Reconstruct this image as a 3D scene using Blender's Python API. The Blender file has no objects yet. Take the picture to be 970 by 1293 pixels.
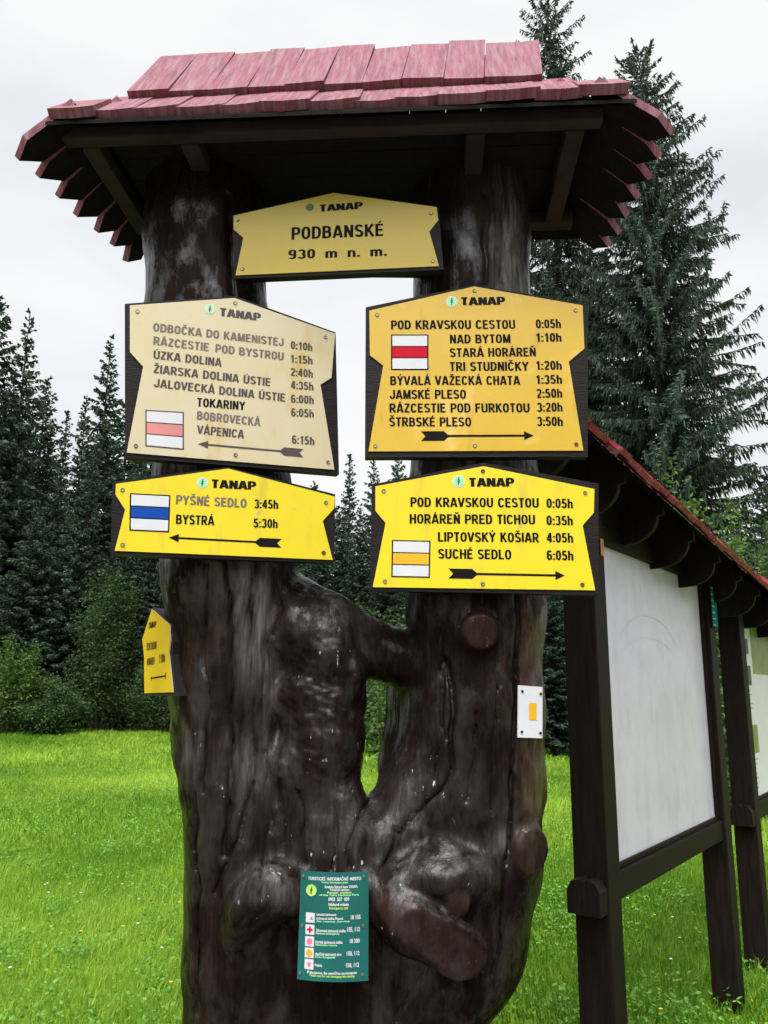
import bpy, bmesh, math, random
import numpy as np
from mathutils import Vector, Matrix, noise

sc = bpy.context.scene
C = sc.collection
R = math.radians
PI = math.pi

# ------------------------------------------------------------------ camera
F = 1009.0                      # focal length in photo pixels (photo 970 x 1293)
PITCH, ROLL = 12.4, 0.5
CAM = Vector((0, 0, 1.6))
cam_d = bpy.data.cameras.new('camera')
cam_d.sensor_fit = 'VERTICAL'
cam_d.sensor_height = 36
cam_d.lens = F / 1293 * 36
cam_d.clip_end = 2000
cam = bpy.data.objects.new('camera', cam_d)
C.objects.link(cam)
CAMROT = Matrix.Rotation(R(90 + PITCH), 3, 'X') @ Matrix.Rotation(R(ROLL), 3, 'Z')
cam.matrix_world = Matrix.Translation(CAM) @ CAMROT.to_4x4()
sc.camera = cam

# ------------------------------------------------------------------ world, sun, exposure
SUN_EL, SUN_AZ = 63.0, 190.0     # azimuth clockwise from +Y: behind the camera, a little to the left
w = bpy.data.worlds.new('World'); sc.world = w; w.use_nodes = True
nt = w.node_tree; nt.nodes.clear()
def N(t, typ, **kw):
    n = t.nodes.new(typ)
    for k, v in kw.items(): setattr(n, k, v)
    return n
out = N(nt, 'ShaderNodeOutputWorld'); bg = N(nt, 'ShaderNodeBackground'); bg.inputs['Strength'].default_value = 0.1
sky = N(nt, 'ShaderNodeTexSky', sky_type='NISHITA', sun_disc=False)
sky.sun_elevation = R(SUN_EL); sky.sun_rotation = R(SUN_AZ)
tc = N(nt, 'ShaderNodeTexCoord')
sund = Vector((math.sin(R(SUN_AZ)) * math.cos(R(SUN_EL)), math.cos(R(SUN_AZ)) * math.cos(R(SUN_EL)), math.sin(R(SUN_EL))))
dot = N(nt, 'ShaderNodeVectorMath', operation='DOT_PRODUCT'); dot.inputs[1].default_value = sund
nt.links.new(tc.outputs['Generated'], dot.inputs[0])
mr = N(nt, 'ShaderNodeMapRange', interpolation_type='SMOOTHSTEP')
mr.inputs['From Min'].default_value = 0.58; mr.inputs['From Max'].default_value = 1.0
mr.inputs['To Min'].default_value = 8.3; mr.inputs['To Max'].default_value = 52.0
nt.links.new(dot.outputs['Value'], mr.inputs['Value'])
mp = N(nt, 'ShaderNodeMapping'); mp.inputs['Scale'].default_value = (1.6, 1.6, 4.0)
nz = N(nt, 'ShaderNodeTexNoise'); nz.inputs['Scale'].default_value = 1.5; nz.inputs['Detail'].default_value = 5
nt.links.new(tc.outputs['Generated'], mp.inputs['Vector']); nt.links.new(mp.outputs['Vector'], nz.inputs['Vector'])
cr = N(nt, 'ShaderNodeValToRGB')
cr.color_ramp.elements[0].position = 0.36; cr.color_ramp.elements[0].color = (0.83, 0.865, 0.92, 1)
cr.color_ramp.elements[1].position = 0.62; cr.color_ramp.elements[1].color = (1.02, 1.02, 1.02, 1)
nt.links.new(nz.outputs['Fac'], cr.inputs['Fac'])
sc_ = N(nt, 'ShaderNodeVectorMath', operation='SCALE')
nt.links.new(cr.outputs['Color'], sc_.inputs[0]); nt.links.new(mr.outputs['Result'], sc_.inputs['Scale'])
# low sky behind the camera dimmed to cut reflections on the wood
sep = N(nt, 'ShaderNodeSeparateXYZ'); nt.links.new(tc.outputs['Generated'], sep.inputs['Vector'])
def smooth(sock, a, b, lo=0.0, hi=1.0):
    m_ = N(nt, 'ShaderNodeMapRange', interpolation_type='SMOOTHSTEP'); m_.inputs['From Min'].default_value = a; m_.inputs['From Max'].default_value = b
    m_.inputs['To Min'].default_value = lo; m_.inputs['To Max'].default_value = hi; nt.links.new(sock, m_.inputs['Value']); return m_.outputs['Result']
wb_ = smooth(sep.outputs['Y'], -0.35, 0.25, 1.0, 0.0); wz_ = smooth(sep.outputs['Z'], 0.12, 0.60, 1.0, 0.0)
back_dim = N(nt, 'ShaderNodeMath', operation='MULTIPLY'); nt.links.new(wb_, back_dim.inputs[0]); nt.links.new(wz_, back_dim.inputs[1])
mh = N(nt, 'ShaderNodeMixRGB'); mh.inputs['Color2'].default_value = (1.3, 1.4, 1.5, 1)
nt.links.new(back_dim.outputs['Value'], mh.inputs['Fac']); nt.links.new(sc_.outputs['Vector'], mh.inputs['Color1'])
mx = N(nt, 'ShaderNodeMixRGB'); mx.inputs['Fac'].default_value = 0.95
nt.links.new(sky.outputs['Color'], mx.inputs['Color1']); nt.links.new(mh.outputs['Color'], mx.inputs['Color2'])
nt.links.new(mx.outputs['Color'], bg.inputs['Color']); nt.links.new(bg.outputs['Background'], out.inputs['Surface'])

sd = bpy.data.lights.new('sun', 'SUN'); sd.energy = 1.5; sd.angle = R(10); sd.color = (1.0, 0.95, 0.87)
so = bpy.data.objects.new('sun', sd); C.objects.link(so)
so.rotation_euler = (-sund).to_track_quat('-Z', 'Y').to_euler(); so.location = (0, -5, 20)

sc.view_settings.view_transform = 'Standard'; sc.view_settings.look = 'None'
sc.view_settings.exposure = 0.25; sc.view_settings.gamma = 1; sc.view_settings.use_curve_mapping = False

# ------------------------------------------------------------------ helpers
def ray(px, py):
    return CAMROT @ Vector(((px - 485) / F, (646.5 - py) / F, -1))
def at(px, py, Y):
    d = ray(px, py); return CAM + d * (Y / d.y)
def pxm(py, Y):                    # metres per photo pixel at depth Y on picture row py
    return (at(486, py, Y) - at(485, py, Y)).length

def empty(name, loc=(0, 0, 0), rz=0, label=None, cat=None, group=None, parent=None):
    o = bpy.data.objects.new(name, None); C.objects.link(o)
    o.location = loc; o.rotation_euler = (0, 0, rz); o.empty_display_size = 0.1
    tag(o, label, cat, group); o.parent = parent
    return o
def tag(o, label=None, cat=None, group=None, kind=None):
    if label: o['label'] = label
    if cat: o['category'] = cat
    if group: o['group'] = group
    if kind: o['kind'] = kind
    return o

class MB:
    def __init__(s): s.v = []; s.f = []; s.m = []
    def add(s, vs, fs, mi=0):
        b = len(s.v); s.v += [tuple(v) for v in vs]; s.f += [tuple(i + b for i in f) for f in fs]
        s.m += (list(mi) if isinstance(mi, (list, tuple)) else [mi] * len(fs))
    def box(s, lo, hi, mi=0, bev=0.0, mat=None):
        bm = bmesh.new(); bmesh.ops.create_cube(bm, size=1)
        c = (Vector(lo) + Vector(hi)) / 2; d = Vector(hi) - Vector(lo)
        for v in bm.verts: v.co = Vector((v.co.x * d.x, v.co.y * d.y, v.co.z * d.z)) + c
        if bev > 0: bmesh.ops.bevel(bm, geom=bm.edges[:], offset=bev, segments=2, affect='EDGES', profile=0.6)
        if mat is not None: bmesh.ops.transform(bm, matrix=mat, verts=bm.verts)
        s.bm(bm, mi)
    def bm(s, bm, mi=0):
        bm.verts.index_update()
        s.add([v.co[:] for v in bm.verts], [[v.index for v in f.verts] for f in bm.faces], mi); bm.free()
    def prism(s, poly, d, mi=0, mside=None, mback=None):   # poly: 3D points counter-clockwise seen from the front; d: extrusion vector to the back
        n = len(poly); d = Vector(d)
        vs = [Vector(p) for p in poly] + [Vector(p) + d for p in poly]
        fs = [list(range(n)), list(range(2 * n - 1, n - 1, -1))] + [[i, i + n, (i + 1) % n + n, (i + 1) % n] for i in range(n)]
        ms = mi if mside is None else mside; mbk = ms if mback is None else mback
        s.add(vs, fs, [mi, mbk] + [ms] * n)
    def tube(s, pts, rad, seg=8, mi=0, cap=True):
        vs = []; fs = []
        for k, p in enumerate(pts):
            p = Vector(p)
            t = (Vector(pts[min(k + 1, len(pts) - 1)]) - Vector(pts[max(k - 1, 0)])).normalized()
            a = t.orthogonal().normalized() if abs(t.z) < 0.9 else Vector((1, 0, 0))
            a = (a - t * a.dot(t)).normalized(); b = t.cross(a)
            r = rad[k] if isinstance(rad, (list, tuple)) else rad
            for j in range(seg):
                q = 2 * PI * j / seg; vs.append(p + (a * math.cos(q) + b * math.sin(q)) * r)
        for k in range(len(pts) - 1):
            for j in range(seg):
                fs.append([k * seg + j, k * seg + (j + 1) % seg, (k + 1) * seg + (j + 1) % seg, (k + 1) * seg + j])
        if cap:
            fs.append(list(range(seg - 1, -1, -1))); fs.append([(len(pts) - 1) * seg + j for j in range(seg)])
        s.add(vs, fs, mi)
    def build(s, name, mats, parent=None, smooth=False, loc=None):
        me = bpy.data.meshes.new(name); me.from_pydata(s.v, [], s.f)
        mats = mats if isinstance(mats, (list, tuple)) else [mats]
        for m in mats: me.materials.append(m)
        me.polygons.foreach_set('material_index', s.m)
        if smooth: me.polygons.foreach_set('use_smooth', [True] * len(s.f))
        me.update()
        o = bpy.data.objects.new(name, me); C.objects.link(o); o.parent = parent
        if loc: o.location = loc
        return o

def np_mesh(name, V, Fq, mat, parent=None, attr=None, smooth=False):
    """V (n,3), Fq (m,k) faces of equal size, attr: dict name -> per-vertex float"""
    me = bpy.data.meshes.new(name); k = Fq.shape[1]
    me.vertices.add(len(V)); me.vertices.foreach_set('co', np.ascontiguousarray(V, np.float32).ravel())
    me.loops.add(Fq.size); me.loops.foreach_set('vertex_index', np.ascontiguousarray(Fq, np.int32).ravel())
    me.polygons.add(len(Fq)); me.polygons.foreach_set('loop_start', np.arange(0, Fq.size, k, dtype=np.int32))
    me.polygons.foreach_set('loop_total', np.full(len(Fq), k, np.int32))
    if smooth: me.polygons.foreach_set('use_smooth', np.ones(len(Fq), bool))
    for a, vals in (attr or {}).items():
        at_ = me.attributes.new(a, 'FLOAT', 'POINT'); at_.data.foreach_set('value', np.ascontiguousarray(vals, np.float32))
    me.materials.append(mat); me.update(calc_edges=True); me.validate()
    o = bpy.data.objects.new(name, me); C.objects.link(o); o.parent = parent
    return o

# ------------------------------------------------------------------ materials
def mat(name, base, rough=0.6, var=0.25, scale=8.0, stretch=(1, 1, 1), bump=0.0, bscale=60.0, coat=0.0, base2=None, spec=0.5, obj=True, metal=0.0):
    m = bpy.data.materials.new(name); m.use_nodes = True; t = m.node_tree
    b = t.nodes['Principled BSDF']
    b.inputs['Roughness'].default_value = rough; b.inputs['Coat Weight'].default_value = coat
    b.inputs['Coat Roughness'].default_value = 0.15; b.inputs['Specular IOR Level'].default_value = spec
    b.inputs['Metallic'].default_value = metal
    co = N(t, 'ShaderNodeTexCoord'); mp = N(t, 'ShaderNodeMapping'); mp.inputs['Scale'].default_value = stretch
    t.links.new(co.outputs['Object'], mp.inputs['Vector'])
    n1 = N(t, 'ShaderNodeTexNoise'); n1.inputs['Scale'].default_value = scale; n1.inputs['Detail'].default_value = 6; n1.inputs['Roughness'].default_value = 0.65
    t.links.new(mp.outputs['Vector'], n1.inputs['Vector'])
    r = N(t, 'ShaderNodeValToRGB')
    b2 = base2 if base2 else tuple(c * (1 - var) for c in base)
    b1 = base if base2 else tuple(c * (1 + var * 0.6) for c in base)
    r.color_ramp.elements[0].position = 0.32; r.color_ramp.elements[0].color = (*b2, 1)
    r.color_ramp.elements[1].position = 0.68; r.color_ramp.elements[1].color = (*b1, 1)
    t.links.new(n1.outputs['Fac'], r.inputs['Fac']); t.links.new(r.outputs['Color'], b.inputs['Base Color'])
    rr = N(t, 'ShaderNodeMapRange'); rr.inputs['To Min'].default_value = max(0.05, rough - 0.1); rr.inputs['To Max'].default_value = min(1, rough + 0.12)
    t.links.new(n1.outputs['Fac'], rr.inputs['Value']); t.links.new(rr.outputs['Result'], b.inputs['Roughness'])
    if bump > 0:
        n2 = N(t, 'ShaderNodeTexNoise'); n2.inputs['Scale'].default_value = bscale; n2.inputs['Detail'].default_value = 5
        t.links.new(mp.outputs['Vector'], n2.inputs['Vector'])
        bp = N(t, 'ShaderNodeBump'); bp.inputs['Strength'].default_value = bump; bp.inputs['Distance'].default_value = 0.004
        t.links.new(n2.outputs['Fac'], bp.inputs['Height']); t.links.new(bp.outputs['Normal'], b.inputs['Normal'])
    return m

def add_spots(m, color, scale, lo, hi, stretch=(1, 1, 1), rough=None):
    """mix spots of another colour (peeled paint, dirt) into the base colour of a material made by mat()"""
    t = m.node_tree; b = t.nodes['Principled BSDF']
    src = b.inputs['Base Color'].links[0].from_socket
    co = N(t, 'ShaderNodeTexCoord'); mp = N(t, 'ShaderNodeMapping'); mp.inputs['Scale'].default_value = stretch
    t.links.new(co.outputs['Object'], mp.inputs['Vector'])
    n = N(t, 'ShaderNodeTexNoise'); n.inputs['Scale'].default_value = scale; n.inputs['Detail'].default_value = 4; n.inputs['Roughness'].default_value = 0.6
    t.links.new(mp.outputs['Vector'], n.inputs['Vector'])
    r = N(t, 'ShaderNodeMapRange'); r.inputs['From Min'].default_value = lo; r.inputs['From Max'].default_value = hi
    t.links.new(n.outputs['Fac'], r.inputs['Value'])
    mx = N(t, 'ShaderNodeMixRGB'); mx.inputs['Color2'].default_value = (*color, 1)
    t.links.new(r.outputs['Result'], mx.inputs['Fac']); t.links.new(src, mx.inputs['Color1'])
    t.links.new(mx.outputs['Color'], b.inputs['Base Color'])
    return r

def leaf_mat(name, dark, light, transl=0.35, rough=0.6, spec=0.25):
    m = bpy.data.materials.new(name); m.use_nodes = True; t = m.node_tree
    b = t.nodes['Principled BSDF']; b.inputs['Roughness'].default_value = rough; b.inputs['Specular IOR Level'].default_value = spec
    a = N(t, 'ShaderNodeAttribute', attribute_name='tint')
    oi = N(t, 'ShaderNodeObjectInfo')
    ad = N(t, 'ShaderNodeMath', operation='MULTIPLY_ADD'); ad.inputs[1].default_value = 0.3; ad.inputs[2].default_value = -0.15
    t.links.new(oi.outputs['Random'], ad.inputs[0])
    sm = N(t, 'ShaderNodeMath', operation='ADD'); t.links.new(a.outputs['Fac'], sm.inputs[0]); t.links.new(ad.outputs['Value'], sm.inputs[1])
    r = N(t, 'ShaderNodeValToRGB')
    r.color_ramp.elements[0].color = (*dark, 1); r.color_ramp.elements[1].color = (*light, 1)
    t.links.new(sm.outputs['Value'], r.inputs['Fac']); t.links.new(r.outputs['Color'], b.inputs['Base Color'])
    tr = N(t, 'ShaderNodeBsdfTranslucent'); t.links.new(r.outputs['Color'], tr.inputs['Color'])
    ms = N(t, 'ShaderNodeMixShader'); ms.inputs['Fac'].default_value = transl
    o = t.nodes['Material Output']
    t.links.new(b.outputs['BSDF'], ms.inputs[1]); t.links.new(tr.outputs['BSDF'], ms.inputs[2]); t.links.new(ms.outputs['Shader'], o.inputs['Surface'])
    return m

M = {}
M['stain'] = mat('dark_stained_wood', (0.0135, 0.0092, 0.0078), 0.55, spec=0.08, scale=6, stretch=(9, 9, 1), var=0.45, bump=0.5, bscale=40)
M['sideboard'] = mat('dark_sign_board', (0.0125, 0.0092, 0.0090), 0.5, spec=0.15, scale=7, stretch=(1, 8, 8), var=0.4, bump=0.4, bscale=40)
M['under'] = mat('bare_roof_underside', (0.012, 0.0095, 0.010), 0.85, spec=0.1, scale=10, stretch=(3, 3, 3), var=0.4, bump=0.4)
M['beam'] = mat('weathered_rafter', (0.034, 0.026, 0.025), 0.8, spec=0.1, scale=9, var=0.35, bump=0.5, bscale=30)
M['red'] = mat('worn_red_paint', (0.215, 0.064, 0.086), 0.7, spec=0.2, scale=5, stretch=(6, 1.0, 1.0), var=0.3, bump=0.7, bscale=28)
add_spots(M['red'], (0.31, 0.195, 0.215), 6, 0.42, 0.85, (14, 1.2, 1.2))
add_spots(M['red'], (0.09, 0.035, 0.045), 9, 0.60, 0.74, (12, 1.2, 1.2))
M['redbright'] = mat('red_roof_paint', (0.30, 0.022, 0.055), 0.6, scale=14, var=0.35, bump=0.8, bscale=30)
add_spots(M['redbright'], (0.34, 0.16, 0.20), 22, 0.55, 0.75)
M['yellow'] = mat('yellow_sign_paint', (0.74, 0.58, 0.008), 0.38, scale=3, var=0.05, coat=0.3)
M['orange'] = mat('amber_sign_paint', (0.60, 0.375, 0.020), 0.38, scale=3, var=0.08, coat=0.1)
add_spots(M['orange'], (0.70, 0.48, 0.13), 5, 0.57, 0.72)
M['pale'] = mat('bleached_glare_paint', (0.59, 0.52, 0.365), 0.34, scale=2.5, base2=(0.57, 0.46, 0.25), coat=0.5)  # faded paint, made paler still to carry sky glare
M['gold'] = mat('shaded_sign_paint', (0.49, 0.345, 0.010), 0.4, scale=3, var=0.08, coat=0.05)  # darkened to carry the shade under the roof
add_spots(M['yellow'], (0.55, 0.40, 0.10), 16, 0.68, 0.74)
add_spots(M['yellow'], (0.52, 0.40, 0.04), 5, 0.55, 0.85, (3, 1, .6))
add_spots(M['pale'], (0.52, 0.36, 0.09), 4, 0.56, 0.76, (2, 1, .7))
add_spots(M['orange'], (0.45, 0.25, 0.03), 7, 0.60, 0.80, (2.5, 1, .6))
M['deep'] = mat('deep_yellow_sign_paint', (0.62, 0.43, 0.006), 0.6, scale=6, var=0.12, spec=0.15)
M['rim'] = mat('pale_plate_edge', (0.45, 0.40, 0.28), 0.4, scale=10, var=0.2)
M['ink'] = mat('black_print', (0.008, 0.007, 0.008), 0.6, spec=0.08, scale=20, var=0.3)
M['fade'] = mat('faded_print', (0.085, 0.068, 0.064), 0.5, spec=0.15, scale=18, base2=(0.075, 0.06, 0.058))
M['fade2'] = mat('bleached_print', (0.19, 0.155, 0.14), 0.5, spec=0.15, scale=18, base2=(0.13, 0.105, 0.09))
M['white'] = mat('white_print', (0.62, 0.62, 0.65), 0.5, spec=0.2, scale=9, var=0.05)
M['tred'] = mat('red_print', (0.50, 0.008, 0.025), 0.6, spec=0.1, scale=9, var=0.1)
M['tpink'] = mat('faded_red_print', (0.60, 0.205, 0.20), 0.5, scale=9, var=0.1)
M['tblue'] = mat('blue_print', (0.008, 0.060, 0.33), 0.6, spec=0.1, scale=9, var=0.1)
M['tamber'] = mat('amber_print', (0.72, 0.40, 0.012), 0.4, scale=9, var=0.05)
M['mint'] = mat('mint_print', (0.30, 0.72, 0.38), 0.4, scale=9, var=0.05)
M['mintfade'] = mat('pale_mint_print', (0.50, 0.66, 0.48), 0.4, scale=9, var=0.05)
M['forest'] = mat('green_print', (0.02, 0.12, 0.04), 0.4, scale=9, var=0.05)
M['steel'] = mat('dull_screw_steel', (0.30, 0.25, 0.18), 0.4, scale=40, var=0.4, metal=0.7)
M['rust'] = mat('rusty_screw', (0.09, 0.045, 0.025), 0.6, scale=60, var=0.4)
M['teal'] = mat('teal_plate_enamel', (0.004, 0.115, 0.100), 0.3, scale=4, var=0.2, coat=0.1)
M['teal_small'] = mat('small_teal_plate_paint', (0.004, 0.16, 0.14), 0.8, scale=4, var=0.2, spec=0.02)
M['limep'] = mat('lime_print', (0.45, 0.65, 0.12), 0.5, scale=9, var=0.05)
M['pinkp'] = mat('pink_print', (0.70, 0.18, 0.30), 0.5, scale=9, var=0.05)
M['paper'] = mat('white_board_sheet', (0.64, 0.595, 0.70), 0.42, scale=4, base2=(0.53, 0.495, 0.59), coat=0.2)
add_spots(M['paper'], (0.46, 0.44, 0.51), 5, 0.50, 0.78, (2, 1, 1))
add_spots(M['paper'], (0.33, 0.32, 0.36), 24, 0.68, 0.80, (1, 1, 3))
M['scuff'] = mat('pale_scuff', (0.66, 0.65, 0.70), 0.5, scale=30, base2=(0.52, 0.51, 0.57), spec=0.2)
M['poster'] = mat('poster_paper', (0.68, 0.68, 0.70), 0.5, scale=6, var=0.06)
M['photo_a'] = mat('poster_picture_green', (0.30, 0.33, 0.10), 0.5, scale=9, base2=(0.10, 0.17, 0.03))
M['photo_b'] = mat('poster_picture_dark', (0.03, 0.03, 0.04), 0.5, scale=14, var=0.5)
M['grey'] = mat('grey_print', (0.30, 0.30, 0.32), 0.5, scale=14, var=0.2)
M['orangetag'] = mat('orange_tag_paint', (0.62, 0.26, 0.05), 0.5, scale=60, base2=(0.35, 0.12, 0.03))

# trunk: dark varnished wood, grey where weathered, with some varnish sheen painted in
def trunk_material():
    m = bpy.data.materials.new('varnished_trunk_wood'); m.use_nodes = True; t = m.node_tree; L = t.links.new
    b = t.nodes['Principled BSDF']
    co = N(t, 'ShaderNodeTexCoord')
    def nz(scale, stretch, det=6, rg=0.6):
        mp = N(t, 'ShaderNodeMapping'); mp.inputs['Scale'].default_value = stretch; L(co.outputs['Object'], mp.inputs['Vector'])
        n = N(t, 'ShaderNodeTexNoise'); n.inputs['Scale'].default_value = scale; n.inputs['Detail'].default_value = det; n.inputs['Roughness'].default_value = rg
        L(mp.outputs['Vector'], n.inputs['Vector']); return n.outputs['Fac']
    def ramp(f, p0, c0, p1, c1):
        r = N(t, 'ShaderNodeValToRGB'); r.color_ramp.elements[0].position = p0; r.color_ramp.elements[0].color = (*c0, 1)
        r.color_ramp.elements[1].position = p1; r.color_ramp.elements[1].color = (*c1, 1); L(f, r.inputs['Fac']); return r.outputs['Color']
    def mixc(f, a, c):
        x = N(t, 'ShaderNodeMixRGB'); L(f, x.inputs['Fac']); L(a, x.inputs['Color1'])
        if isinstance(c, tuple): x.inputs['Color2'].default_value = (*c, 1)
        else: L(c, x.inputs['Color2'])
        return x.outputs['Color']
    base = ramp(nz(5, (2, 2, 0.5)), 0.3, (0.0042, 0.0029, 0.0024), 0.78, (0.0310, 0.0168, 0.0117))
    grain = nz(30, (3.5, 3.5, 0.16), 7)
    gm = N(t, 'ShaderNodeMapRange'); gm.inputs['From Min'].default_value = 0.38; gm.inputs['From Max'].default_value = 0.62; gm.inputs['To Min'].default_value = 0.0; gm.inputs['To Max'].default_value = 0.75
    L(grain, gm.inputs['Value'])
    base = mixc(gm.outputs['Result'], base, (0.006, 0.0043, 0.004))
    wa = N(t, 'ShaderNodeAttribute', attribute_name='weather_sheen')
    wn = N(t, 'ShaderNodeMath', operation='MULTIPLY'); L(wa.outputs['Fac'], wn.inputs[0])
    wr = N(t, 'ShaderNodeMapRange'); wr.inputs['From Min'].default_value = 0.36; wr.inputs['From Max'].default_value = 0.60
    L(nz(9, (2.6, 2.6, 0.5), 8), wr.inputs['Value']); L(wr.outputs['Result'], wn.inputs[1])
    grey = ramp(grain, 0.3, (0.055, 0.048, 0.046), 0.7, (0.24, 0.215, 0.205))
    base = mixc(wn.outputs['Value'], base, grey)
    # red-brown on sawn stubs, plus the lit right flank put into colour
    wb = N(t, 'ShaderNodeAttribute', attribute_name='brown')
    base = mixc(wb.outputs['Fac'], base, ramp(grain, 0.3, (0.026, 0.013, 0.010), 0.7, (0.062, 0.032, 0.024)))
    # small chips where the varnish has flaked off
    ch = N(t, 'ShaderNodeAttribute', attribute_name='chip')
    cn = N(t, 'ShaderNodeMapRange'); cn.inputs['From Min'].default_value = 0.675; cn.inputs['From Max'].default_value = 0.71
    L(nz(46, (1.5, 1.5, 0.7), 4), cn.inputs['Value'])
    cm = N(t, 'ShaderNodeMath', operation='MULTIPLY'); L(ch.outputs['Fac'], cm.inputs[0]); L(cn.outputs['Result'], cm.inputs[1])
    base = mixc(cm.outputs['Value'], base, (0.50, 0.47, 0.43))
    L(base, b.inputs['Base Color'])
    rr = N(t, 'ShaderNodeMapRange'); rr.inputs['To Min'].default_value = 0.46; rr.inputs['To Max'].default_value = 0.12; rr.inputs['From Min'].default_value = 0.35; rr.inputs['From Max'].default_value = 0.72
    L(nz(12, (1.5, 1.5, 0.6)), rr.inputs['Value']); L(rr.outputs['Result'], b.inputs['Roughness'])
    b.inputs['Coat Weight'].default_value = 0.0
    sp = N(t, 'ShaderNodeMapRange'); sp.inputs['From Min'].default_value = 0.46; sp.inputs['From Max'].default_value = 0.70; sp.inputs['To Min'].default_value = 0.02; sp.inputs['To Max'].default_value = 0.8
    L(nz(7, (1.6, 1.6, 0.8), 7, 0.68), sp.inputs['Value']); L(sp.outputs['Result'], b.inputs['Specular IOR Level'])
    bp = N(t, 'ShaderNodeBump'); bp.inputs['Strength'].default_value = 0.4; bp.inputs['Distance'].default_value = 0.006
    L(nz(22, (3.0, 3.0, 0.35), 8, 0.62), bp.inputs['Height'])
    bp2 = N(t, 'ShaderNodeBump'); bp2.inputs['Strength'].default_value = 0.4; bp2.inputs['Distance'].default_value = 0.004
    L(nz(55, (1.2, 1.2, 0.6), 4), bp2.inputs['Height']); L(bp.outputs['Normal'], bp2.inputs['Normal'])
    bp3 = N(t, 'ShaderNodeBump'); bp3.inputs['Strength'].default_value = 0.45; bp3.inputs['Distance'].default_value = 0.003
    L(grain, bp3.inputs['Height']); L(bp2.outputs['Normal'], bp3.inputs['Normal']); L(bp3.outputs['Normal'], b.inputs['Normal'])
    return m
M['trunk'] = trunk_material()

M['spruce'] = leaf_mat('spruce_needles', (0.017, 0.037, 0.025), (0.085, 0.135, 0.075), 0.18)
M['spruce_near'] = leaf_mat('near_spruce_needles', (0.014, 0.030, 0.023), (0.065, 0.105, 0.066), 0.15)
M['leaf_dark'] = leaf_mat('dark_broad_leaves', (0.018, 0.042, 0.014), (0.085, 0.150, 0.040), 0.3)
M['leaf_light'] = leaf_mat('light_broad_leaves', (0.035, 0.075, 0.016), (0.13, 0.22, 0.045), 0.35)
M['bark'] = mat('spruce_bark', (0.035, 0.027, 0.022), 0.85, scale=6, stretch=(2, 2, 0.6), var=0.5, bump=0.6, bscale=20)
M['stem'] = mat('shrub_bark', (0.06, 0.05, 0.035), 0.8, scale=10, var=0.4)
M['blade'] = leaf_mat('meadow_grass_blades', (0.090, 0.235, 0.014), (0.41, 0.60, 0.075), 0.45, 0.55, 0.2)
M['weed'] = leaf_mat('meadow_weed_leaves', (0.055, 0.165, 0.016), (0.20, 0.42, 0.06), 0.35, 0.5, 0.3)
M['petal'] = mat('white_flower_petals', (0.75, 0.75, 0.72), 0.6, scale=20, var=0.05)
M['petaly'] = mat('yellow_flower_petals', (0.75, 0.48, 0.03), 0.6, scale=20, var=0.1)
def ground_material():
    m = mat('meadow_ground', (0.16, 0.25, 0.020), 0.9, scale=0.35, base2=(0.09, 0.16, 0.012), bump=0.6, bscale=9, spec=0.1)
    add_spots(m, (0.17, 0.19, 0.02), 0.9, 0.55, 0.75)
    add_spots(m, (0.07, 0.15, 0.008), 3.5, 0.55, 0.72)
    return m
M['ground'] = ground_material()

# ------------------------------------------------------------------ ground
g = MB(); S = 700
g.add([(-S, -S, 0), (S, -S, 0), (S, S, 0), (-S, S, 0)], [(0, 1, 2, 3)])
tag(g.build('meadow_ground', M['ground']), kind='structure')
M['gravel'] = mat('added_gravel', (0.17, 0.15, 0.135), 0.9, scale=60, var=0.5, bump=1.0, bscale=120, spec=0.1)  # sheet out of view, added to cut green bounce from the grass
g = MB(); ng = 40; yb_ = [2.55 + .18 * noise.noise((k * .35, 0, 0)) for k in range(ng + 1)]
for k in range(ng):
    x0, x1 = -20 + k, -19 + k
    g.add([(x0, -9, .004), (x1, -9, .004), (x1, yb_[k + 1], .004), (x0, yb_[k], .004)], [(0, 1, 2, 3)])
tag(g.build('added_gravel', M['gravel']), kind='structure')

# ------------------------------------------------------------------ spruces
def twig_quads(P, D, W, tint, rng):
    """narrow leaf-shaped quads: base P (n,3), vector D (n,3), width W (n,)"""
    n = len(P)
    side = np.cross(D, rng.normal(size=(n, 3))); side /= np.linalg.norm(side, axis=1, keepdims=True) + 1e-9
    side *= (W / 2)[:, None]
    V = np.stack([P, P + D * 0.45 + side, P + D, P + D * 0.45 - side], 1).reshape(-1, 3)
    Fq = np.arange(4 * n).reshape(n, 4)
    return V, Fq, np.repeat(tint, 4)

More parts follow.
